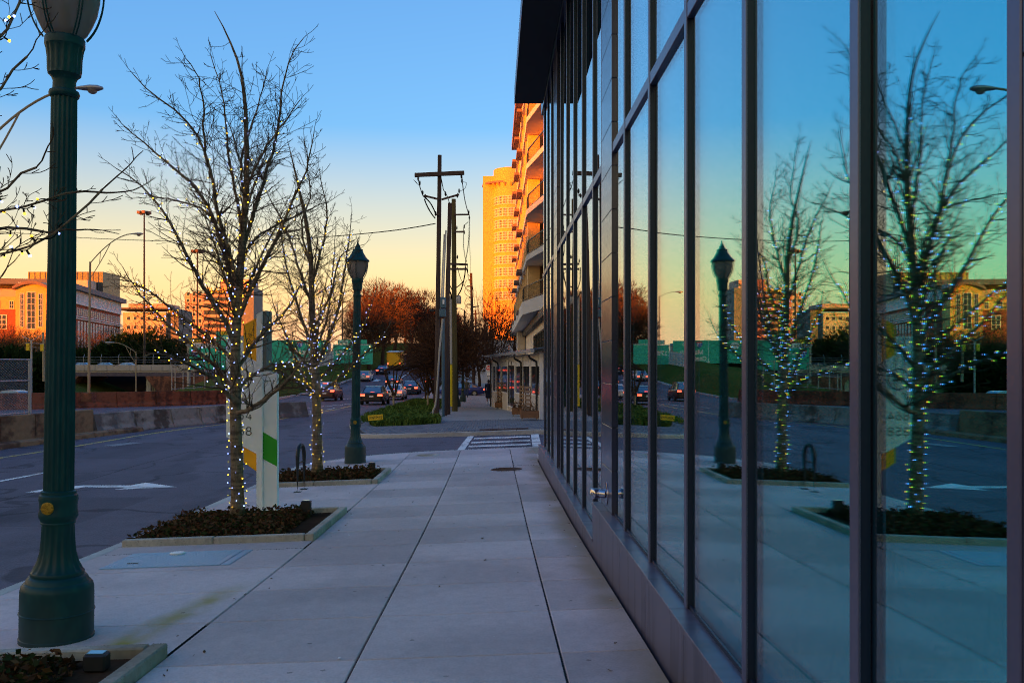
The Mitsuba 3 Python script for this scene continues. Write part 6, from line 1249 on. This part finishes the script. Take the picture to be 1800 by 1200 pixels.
for i, (px, Y, H, R, lb) in enumerate(((872, 100, 11.5, 1.7, 'tall thin bare tree in front of the sunlit tower'), (893, 104, 12.5, 2.0, 'tall thin bare tree against the tower, close to the apartment block'), (850, 145, 15, 3.2, 'bare tree at the left foot of the sunlit tower'), (880, 97, 8, 2.2, 'low bare tree above the patio roof'))):
    x = (px - CX) / F * Y; far_tree(lb, x, Y, gz(x, Y), H, R, 140 + i, (3, 3), .2, 420, 0, 1.0, 1.5, trunks=3, name='thin_tree', slim=.022)
lt = 0
for i, (px, py, Y, R, H) in enumerate(((20, 590, 235, 5, 9), (55, 580, 240, 6, 11), (95, 585, 238, 5, 9), (130, 578, 245, 6, 12), (10, 570, 250, 5, 11), (165, 582, 262, 6, 10), (205, 570, 280, 6, 13), (240, 565, 300, 7, 15), (280, 575, 310, 6, 13), (345, 590, 330, 6, 11), (75, 600, 228, 4, 7))):
    x = (px - CX) / F * Y; zt = at(px, py, Y)[2]; far_tree(['reddish bare tree at the far left before the brick building', 'orange lit bare tree before the curved entrance bay', 'bare reddish tree left of the nearest lamp post', 'bare tree behind the nearest lamp post', 'bare tree rising over the fence at the far left', 'reddish bare tree below the brick building windows', 'bare tree at the right end of the brick building', 'bare tree before the beige building', 'bare tree between the beige building and the hotel', 'low bare tree at the foot of the hotel', 'small orange twigged tree near the traffic signals'][i], x, Y, zt - H, H, R, 170 + i, (2, 1), .2, 1300, 0, 1.0, 1.5, name='bare_tree_far', slim=.04)
ORD = 'first second third fourth fifth sixth seventh eighth ninth tenth eleventh twelfth thirteenth fourteenth fifteenth'.split(); EV = [ORD[q] for q in (1, 2, 0, 8, 7, 9, 10, 11, 5, 6, 4, 3, 12, 13, 14)]
for i, (px, py, Y, R, H) in enumerate(((15, 598, 150, 6, 9), (45, 612, 150, 5, 8), (-25, 600, 150, 6, 9), (232, 572, 225, 7, 11), (205, 585, 225, 6, 10), (265, 570, 230, 7, 12), (298, 585, 240, 7, 11), (330, 598, 245, 6, 9), (160, 600, 230, 6, 9), (185, 596, 228, 6, 9), (125, 604, 228, 6, 8), (100, 618, 226, 5, 7), (362, 604, 250, 6, 9), (410, 606, 260, 7, 9), (450, 606, 260, 7, 9))):
    x = (px - CX) / F * Y; zt = at(px, py + 15, Y)[2]
    far_tree(EV[i] + ' dark evergreen from the left in the belt beyond the freeway', x, Y, zt - H, H, R, 200 + i, ('mat_evergreen_0', 'mat_evergreen_1'), .02, 3200, 0, 1.08, 1.1, name='evergreen_tree', group='dark evergreens beyond the freeway', slim=.24)
for i, (x, Y, H) in enumerate(((-30, 215, 13), (-27, 235, 14), (2, 215, 11), (8, 190, 10), (-12, 285, 11), (-22, 280, 14), (-2, 260, 11), (12, 240, 10), (18, 170, 10))):
    far_tree(ORD[(0, 1, 5, 7, 3, 2, 4, 6, 8)[i]] + ' brown tree from the left in the belt where the road tops the hill', x, Y, float(zg(min(x, 60), Y)), H, 6.0, 240 + i, (1, 0), .2, 2200 if x < -20 else 450, 0, 1.05, 1.6, name='belt_tree', group='trees along the top of the hill', slim=.06)

# ------------------------------------------------------------------ traffic
def loft(secs):
    """closed skin through cross sections given as half outlines [(x, z)...] from the bottom middle to the top middle, at each y"""
    m = MB(); k = None; V = []
    for y, half in secs:
        ring = [(x, y, z) for x, z in half] + [(-x, y, z) for x, z in half[::-1]]; V.append(ring)
    k = len(V[0]); v = np.array(V).reshape(-1, 3); f = []
    for r in range(len(V) - 1):
        for i in range(k): f.append([r * k + i, (r + 1) * k + i, (r + 1) * k + (i + 1) % k, r * k + (i + 1) % k])
    m.add(v, f); m.add(V[0], [[0, i, i + 1] for i in range(1, k - 1)]); m.add(V[-1], [[0, i + 1, i] for i in range(1, k - 1)]); return m.out()
def car_parts(kind):
    P = []; W, L, H = (.92, 4.75, 1.45) if kind == 'sedan' else (.96, 4.8, 1.72)
    zb = .93 if kind == 'sedan' else 1.05; h = L / 2
    st = [(-h, .74, .42, .80), (-h + .10, .87, .30, zb - .02), (-h + .45, W - .01, .24, zb + .03), (-1.2, W, .22, zb + .02), (0, W, .21, zb), (1.0, W, .22, zb - .02), (h - .55, W - .03, .24, zb - .14), (h - .15, .80, .28, zb - .25), (h, .66, .38, zb - .34)]
    P.append(('body', 'paint', loft([(y, [(0, zl), (w * .86, zl), (w * .97, zl + .12), (w, zl + .28), (w, zz - .16), (w * .96, zz - .03), (w * .88, zz), (0, zz + .035)]) for y, w, zl, zz in st]), 40))
    if kind == 'sedan': cab = [(-1.85, .70, zb + .02, zb + .04, .70), (-1.15, .80, zb, 1.36, .58), (-.75, .82, zb, 1.43, .62), (.1, .83, zb, 1.44, .63), (.45, .83, zb, 1.38, .60), (1.25, .76, zb - .02, zb + .01, .74)]
    else: cab = [(-2.18, .80, zb, zb + .05, .76), (-1.95, .82, zb, 1.60, .66), (-1.5, .84, zb, 1.70, .69), (.0, .85, zb, 1.71, .69), (.35, .85, zb, 1.64, .66), (1.15, .78, zb, zb + .03, .76)]
    P.append(('windows', 'glass', loft([(y, [(0, z0), (w, z0), (wt, z1 - .01), (0, z1)]) for y, w, z0, z1, wt in cab]), False))
    rf = [c for c in cab if c[3] > 1.3]; P.append(('roof', 'paint', loft([(y, [(0, z1 - .02), (wt + .015, z1 - .035), (wt - .02, z1 + .012), (0, z1 + .022)]) for y, w, z0, z1, wt in rf]), 40))
    for s in (-1, 1):
        m = MB(); e = [np.array([s * (c[4] + .008), c[0], c[3] - .005]) for c in cab]; b0, b1 = np.array([s * cab[0][1], cab[0][0], zb + .01]), np.array([s * cab[-1][1], cab[-1][0], zb])
        m.bar(e[0], e[1], .07, .05); m.bar(e[-2], e[-1], .06, .05); m.bar(e[2] * .55 + e[3] * .45, np.array([s * cab[2][1], -.35, zb]), .05, .07)
        for a, b in zip(e[1:-2], e[2:-1]): m.bar(a, b, .06, .05)
        P.append(('pillars', 'paint', m.out(), False))
    P.append(('bumper', 'trim', rbox(-.80, .80, -h - .03, -h + .1, .30, .42, .03), False))
    P.append(('plate', 'white', bx(-.16, .16, -h - .012, -h + .005, .60, .72) if kind == 'sedan' else bx(-.16, .16, -h - .012, -h + .005, .66, .78), False))
    for s in (-1, 1):
        P.append(('mirror', 'paint', rbox(min(s * .90, s * 1.08), max(s * .90, s * 1.08), .72, .86, zb - .02, zb + .11, .03), False))
        for y in (-h + .98, h - .92):
            t = lathe([(.19, -.10), (.30, -.11), (.325, -.08), (.325, .08), (.30, .11), (.19, .10)], 24); r_ = lathe([(0.0001, .085), (.10, .095), (.19, .085), (.195, -.09), (0.0001, -.09)], 20)
            M = trimesh.transformations.translation_matrix([s * (W - .09), y, .325]) @ trimesh.transformations.rotation_matrix(s * math.pi / 2, [0, 1, 0]); P.append(('wheel', 'tyre', xf(t, M), 40)); P.append(('wheel__rim', 'rim', xf(r_, M), 40))
        x0, x1 = (.46, .84) if kind == 'sedan' else (.50, .86); zl = (.66, .82) if kind == 'sedan' else (.84, 1.0)
        P.append(('tail_light', 'red', rbox(min(s * x0, s * x1), max(s * x0, s * x1), -h - .015, -h + .12, zl[0], zl[1], .02), False))
        P.append(('headlight', 'head', rbox(min(s * .46, s * .76), max(s * .46, s * .76), h - .2, h + .0, zb - .42, zb - .29, .02), False))
    P.append(('brake_light', 'red', bx(-.16, .16, -1.80, -1.72, zb + .055, zb + .085) if kind == 'sedan' else bx(-.2, .2, -2.03, -1.93, 1.585, 1.625), False))
    return P
CARS = {k: [(n_, role, mikit.ply(m, None, s)) for n_, role, m, s in car_parts(k)] for k in ('sedan', 'suv')}
RED = [.36, .026, .012]
def car(kind, paint_, x, y, rz=0, label='', name=None, brake=True, lights=True, heads=False, z=None, tall=False, group=None):
    r = thing(name or ('parked_car' if not lights else 'car'), label, 'car', group); zz = float(zg(x, y)) + .006 if z is None else z
    pitch = math.degrees(math.atan2(float(zg(x, y + 1.3)) - float(zg(x, y - 1.3)), 2.6)) if z is None and rz == 0 else 0
    M = place(x, y, zz, rz, pitch)
    last = None
    for n_, role, d in CARS[kind]:
        if n_ == 'brake_light' and not brake: continue
        k = key_of((last + '__rim') if n_ == 'wheel__rim' else r + '__' + n_)
        if n_ == 'wheel': last = k
        mat = {'paint': 'mat_car_' + paint_, 'glass': 'mat_car_glass', 'trim': 'mat_gasket', 'white': 'mat_sign_white', 'tyre': 'mat_tyre', 'rim': 'mat_rim', 'red': 'mat_lamp_red', 'head': 'mat_sign_white'}[role]
        e = {**d, 'to_world': M, 'bsdf': {'type': 'ref', 'id': mat}}
        if role == 'red' and lights and not heads: e['emitter'] = em('', RED)
        if role == 'head' and heads: e['emitter'] = em('', [.5, .45, .38])
        scene[k] = e
    return r
car('sedan', 'black', -9.3, 70.5, 0, 'dark sedan nearest in the traffic, right of the second lamp post')
car('sedan', 'silver', -9.35, 85.5, 0, 'silver sedan with tall upright tail lights beside the nearest dark sedan')
car('sedan', 'navy', -9.0, 98.5, 0, 'dark car with a lit brake strip ahead of the silver sedan, near the tree trunk')
car('sedan', 'maroon', -12.4, 112, 0, 'dark car braking in the middle lane ahead of the silver sedan')
car('sedan', 'pewter', -18.0, 126, 0, 'silver car braking in the left lane')
car('sedan', 'navy', -17.6, 143, 0, 'dark car right behind the yellow box truck')
car('suv', 'maroon', -15.1, 82.5, 0, 'dark sport utility car with glowing tail lights behind the farther lit tree')
car('sedan', 'black', -7.6, 113, 0, 'dark car with red lights seen between the small tree trunks')
car('suv', 'black', -13.2, 172, 0, 'black van roof showing past the yellow truck')
car('sedan', 'silver', -9.5, 190, 0, 'small far car with red lights at the top of the hill')
car('sedan', 'blue', -3.35, 92, 90, 'dark blue car crossing the far end of the pavement', lights=True, brake=False)
# yellow box truck
tk = thing('box_truck', 'yellow box truck climbing the hill in the left lane', 'truck'); M = place(-16.9, 155.5, float(zg(-16.9, 155.5)) + .006, 0, math.degrees(math.atan2(float(zg(-16.9, 157)) - float(zg(-16.9, 154)), 3)))
def tp(n_, m, mt, smooth=False, emit=None): return part(tk, n_, m, mt, smooth, emit, mw=M)
tp('box', rbox(-1.2, 1.2, -3.4, 1.4, .75, 3.05, .05), 'mat_car_yellow'); tp('roof_edge', rbox(-1.23, 1.23, -3.43, 1.43, 3.02, 3.12, .02), 'mat_sign_white'); tp('door', MB().box(-1.1, 1.1, -3.425, -3.402, .95, 2.9).out(), 'mat_car_yellow'); tp('door_seam', MB().box(-1.13, -1.1, -3.43, -3.401, .9, 2.95).box(1.1, 1.13, -3.43, -3.401, .9, 2.95).box(-1.1, 1.1, -3.43, -3.401, 2.92, 2.95).out(), 'mat_black'); tp('bumper', rbox(-1.1, 1.1, -3.55, -3.42, .45, .62, .02), 'mat_gasket'); tp('cab', loft([(1.45, [(0, .5), (1.0, .5), (1.0, 1.6), (.9, 2.4), (0, 2.45)]), (2.6, [(0, .5), (1.0, .5), (1.0, 1.6), (.85, 2.2), (0, 2.25)]), (3.4, [(0, .5), (.95, .5), (.95, 1.3), (.9, 1.4), (0, 1.45)])]), 'mat_car_yellow', 30); tp('chassis', bx(-.5, .5, -3.3, 3.0, .5, .74), 'mat_gasket'); tp('plate', bx(-.3, -.02, -3.57, -3.552, .5, .6), 'mat_sign_white')
for s in (-1, 1):
    tp('tail_light', bx(min(s * .92, s * 1.14), max(s * .92, s * 1.14), -3.46, -3.432, 1.0, 1.25), 'mat_lamp_red', emit=RED)
    for y in (-2.3, 2.4): t = lathe([(.2, -.14), (.4, -.14), (.43, -.1), (.43, .1), (.4, .14), (.2, .14), (.0001, .1)], 20); t.apply_transform(trimesh.transformations.translation_matrix([s * .95, y, .43]) @ trimesh.transformations.rotation_matrix(s * math.pi / 2, [0, 1, 0])); tp('wheel', t, 'mat_tyre', 40)
# cars on the overpass, the taxi on the freeway and oncoming headlights
for px, pt, lb in ((142, 'blue', 'blue car on the overpass beside the tan light pole'), (221, 'silver', 'pale car on the overpass'), (182, 'navy', 'dark car on the overpass between the blue and the pale one')):
    c = at(px, 641, OY + 5); car('sedan', pt, c[0], OY + 5, 90, lb, lights=False, name='car', z=zq + .2)
c = at(20, 0, 78); car('sedan', 'white', c[0], 78, 75, 'white car behind the rusty wall at the far left', lights=False, name='car', z=ZE - (697 - CY) / F * 78 - .9); r_ = labels and None
for px, py, Y, lb in ((508, 664, 165, 'oncoming car with headlights on the freeway, left of the farther lit tree'), (524, 660, 178, 'second oncoming car with headlights behind the first on the freeway'), (546, 664, 170, 'oncoming car with headlights right of the farther tree trunk')):
    c = at(px, py, Y); car('sedan', 'white', c[0], Y, 180, lb, heads=True, z=c[2] - .7)
# signals
for px, py, Y, lb, on in ((708, 611, 230, 'red traffic signal above the yellow truck', 'r'), (731, 622, 240, 'red traffic signal right of the yellow truck', 'r'), (690, 605, 225, 'dim amber traffic signal left of the red one', 'a'), (819, 581, 160, 'small red signal between the olive pole and the tower', 'r'), (48, 607, 130, 'amber signal head on a mast left of the nearest lamp post', 'a'), (73, 608, 131, 'amber signal head right of the first, beside the wooden post', 'a')):
    c = at(px, py, Y); s = Y / 200; t = thing('traffic_signal', lb, 'traffic signal'); col = 'mat_dark_metal' if on == 'r' else 'mat_sign_yellow'
    put(t, rbox(c[0] - .22, c[0] + .22, Y, Y + .3, c[2] - .75, c[2] + .3, .04), col)
    part(t, 'red_lens' if on == 'r' else 'lens', lathe([(0.0001, 0), (.17, 0), (.17, .03), (0.0001, .05)], 14).apply_transform(trimesh.transformations.rotation_matrix(math.pi / 2, [1, 0, 0])).apply_translation([c[0], Y - .002, c[2]]), 'mat_lamp_red' if on == 'r' else 'mat_sign_yellow', emit=[.5, .04, .012] if on == 'r' else None)
    part(t, 'hanger', MB().tube([(c[0], Y + .15, c[2] + .3), (c[0], Y + .15, c[2] + 1.0)], .03, 5).out(), 'mat_dark_metal')
sm = thing('signal_mast', 'galvanised signal mast with two slanting arms behind the chain link fence', 'pole'); put(sm, MB().tube([at(55, 690, 130.4), at(55, 598, 130.4)], .13, 8).out(), 'mat_galvanized')
for e in ((38, 590), (74, 589)): part(sm, 'arm', MB().tube([at(55, 599, 130.4), at(*e, 130.4)], .05, 6).out(), 'mat_galvanized')
part(sm, 'span', MB().tube([at(44, 603, 130.4), at(76, 604, 130.4)], .04, 6).out(), 'mat_galvanized')
wp, _, _ = pole('weathered wooden post beside the signal mast at the far left', 77, 670, 75.5, 584, 131.5, .2, 'mat_pole_paint')

# ------------------------------------------------------------------ two people on the far pavement
import manifold3d as m3
def blob(bones, edge=.05, it=8):
    """one smooth surface round bones [(p0, r0, p1, r1)]"""
    def sph(p, r): return m3.Manifold.sphere(r, 16).translate(list(map(float, p)))
    parts = [m3.Manifold.batch_hull([sph(a, ra), sph(b, rb)]) for a, ra, b, rb in bones]
    M = m3.Manifold.batch_boolean(parts, m3.OpType.Add).refine_to_length(edge); q = M.to_mesh(); t = trimesh.Trimesh(q.vert_properties[:, :3], q.tri_verts, process=True); trimesh.smoothing.filter_taubin(t, iterations=it); return t
def person(label, x, y, face, legs_mat, top_mat, long_coat, mask, stride):
    z = float(zg(x, y)) + .15; r = thing('person', label, 'person'); M = place(x, y, z, face)
    s = stride; hipL, hipR = (-.09, 0, .90), (.09, 0, .90); kneeL, kneeR = (-.10, s * .55, .49), (.09, -s * .2, .49); ankL, ankR = (-.10, s * .7, .09), (.09, -s * 1.0, .13)
    shL, shR, elL, elR, haL, haR = (-.19, 0, 1.42), (.19, 0, 1.42), (-.25, -s * .35, 1.13), (.25, s * .3, 1.13), (-.25, -s * .1, .88), (.25, s * .55, .89)
    body = [((0, 0, .95), .13, (0, 0, 1.15), .13), ((0, 0, 1.15), .13, (0, -.01, 1.38), .15), (shL, .06, shR, .06), ((0, 0, 1.4), .06, (0, .01, 1.54), .05), ((0, .01, 1.60), .085, (0, .015, 1.69), .088), ((0, .05, 1.585), .05, (0, .02, 1.62), .07), ((0, .1, 1.635), .015, (0, .085, 1.665), .014)]
    for h, k, a, sg in ((hipL, kneeL, ankL, 1), (hipR, kneeR, ankR, 1)): body += [(h, .085, k, .058), (k, .058, a, .036), (a, .04, (a[0], a[1] + .15, a[2] - .045), .035)]
    for sh, el, ha in ((shL, elL, haL), (shR, elR, haR)):
        body += [(sh, .052, el, .04), (el, .04, ha, .028), (ha, .03, (ha[0], ha[1] + .02, ha[2] - .08), .034)]
        for f_ in range(4): body.append(((ha[0], ha[1] - .015 + f_ * .02, ha[2] - .08), .011, (ha[0] * .98, ha[1] + f_ * .02, ha[2] - .15 - .012 * (f_ in (1, 2))), .009))
        body.append(((ha[0], ha[1] + .04, ha[2] - .04), .011, (ha[0], ha[1] + .07, ha[2] - .085), .010))
    put(r, blob(body, .03, 4), 'mat_skin', True, mw=M)
    coat = [((0, 0, .93), .155, (0, 0, 1.15), .15), ((0, 0, 1.15), .15, (0, -.01, 1.38), .168), (shL, .08, shR, .08), ((-.09, 0, .95), .11, (.09, 0, .95), .11)] + [(a, .068, b, .055) for a, b in ((shL, elL), (shR, elR))] + [(a, .055, b, .045) for a, b in ((elL, haL), (elR, haR))]
    if long_coat: coat += [((-.10, 0, .95), .115, (-.10, .03, .58), .13), ((.10, 0, .95), .115, (.10, -.03, .58), .13), ((0, 0, .9), .13, (0, 0, .60), .15)]
    part(r, 'coat' if long_coat else 'jacket', blob(coat, .04, 6), top_mat, True, mw=M)
    if legs_mat: part(r, 'trousers', blob([(hipL, .105, hipR, .105)] + [(h, .10, k, .075) for h, k in ((hipL, kneeL), (hipR, kneeR))] + [(k, .075, (a[0], a[1], a[2] + .03), .058) for k, a in ((kneeL, ankL), (kneeR, ankR))], .04, 6), legs_mat, True, mw=M)
    part(r, 'hair', blob([((0, -.015, 1.66), .098, (0, -.015, 1.70), .093), ((0, -.05, 1.62), .06, (0, -.04, 1.68), .08)], .03, 4), 'mat_hair', True, mw=M)
    for a in (ankL, ankR): part(r, 'shoe', blob([((a[0], a[1] - .03, a[2] - .035), .048, (a[0], a[1] + .16, a[2] - .05), .042)], .03, 3), 'mat_sign_white' if long_coat else 'mat_black', True, mw=M)
    if long_coat:
        for a, k in ((ankL, kneeL), (ankR, kneeR)): a, k = np.array(a), np.array(k); part(r, 'sock', blob([(a + [0, 0, .02], .044, a + (k - a) * .35, .05)], .03, 3), 'mat_sign_white', True, mw=M)
    if mask: part(r, 'face_mask', blob([((0, .075, 1.60), .055, (0, .07, 1.57), .05)], .03, 3), 'mat_sign_white', True, mw=M)
    else:
        pass
    for sx in (-1, 1): part(r, 'eye', trimesh.creation.icosphere(1, .012).apply_translation([sx * .032, .097, 1.665]), 'mat_black', mw=M)
person('person in an olive jacket, blue jeans and white face mask walking towards the camera', at(820, 0, 86)[0], 86, 180, 'mat_jeans', 'mat_jacket_olive', False, True, .18)
person('person in a long navy coat and white socks seen from behind beside the patio', at(859, 0, 64)[0], 64, 0, None, 'mat_coat_navy', True, False, .14)
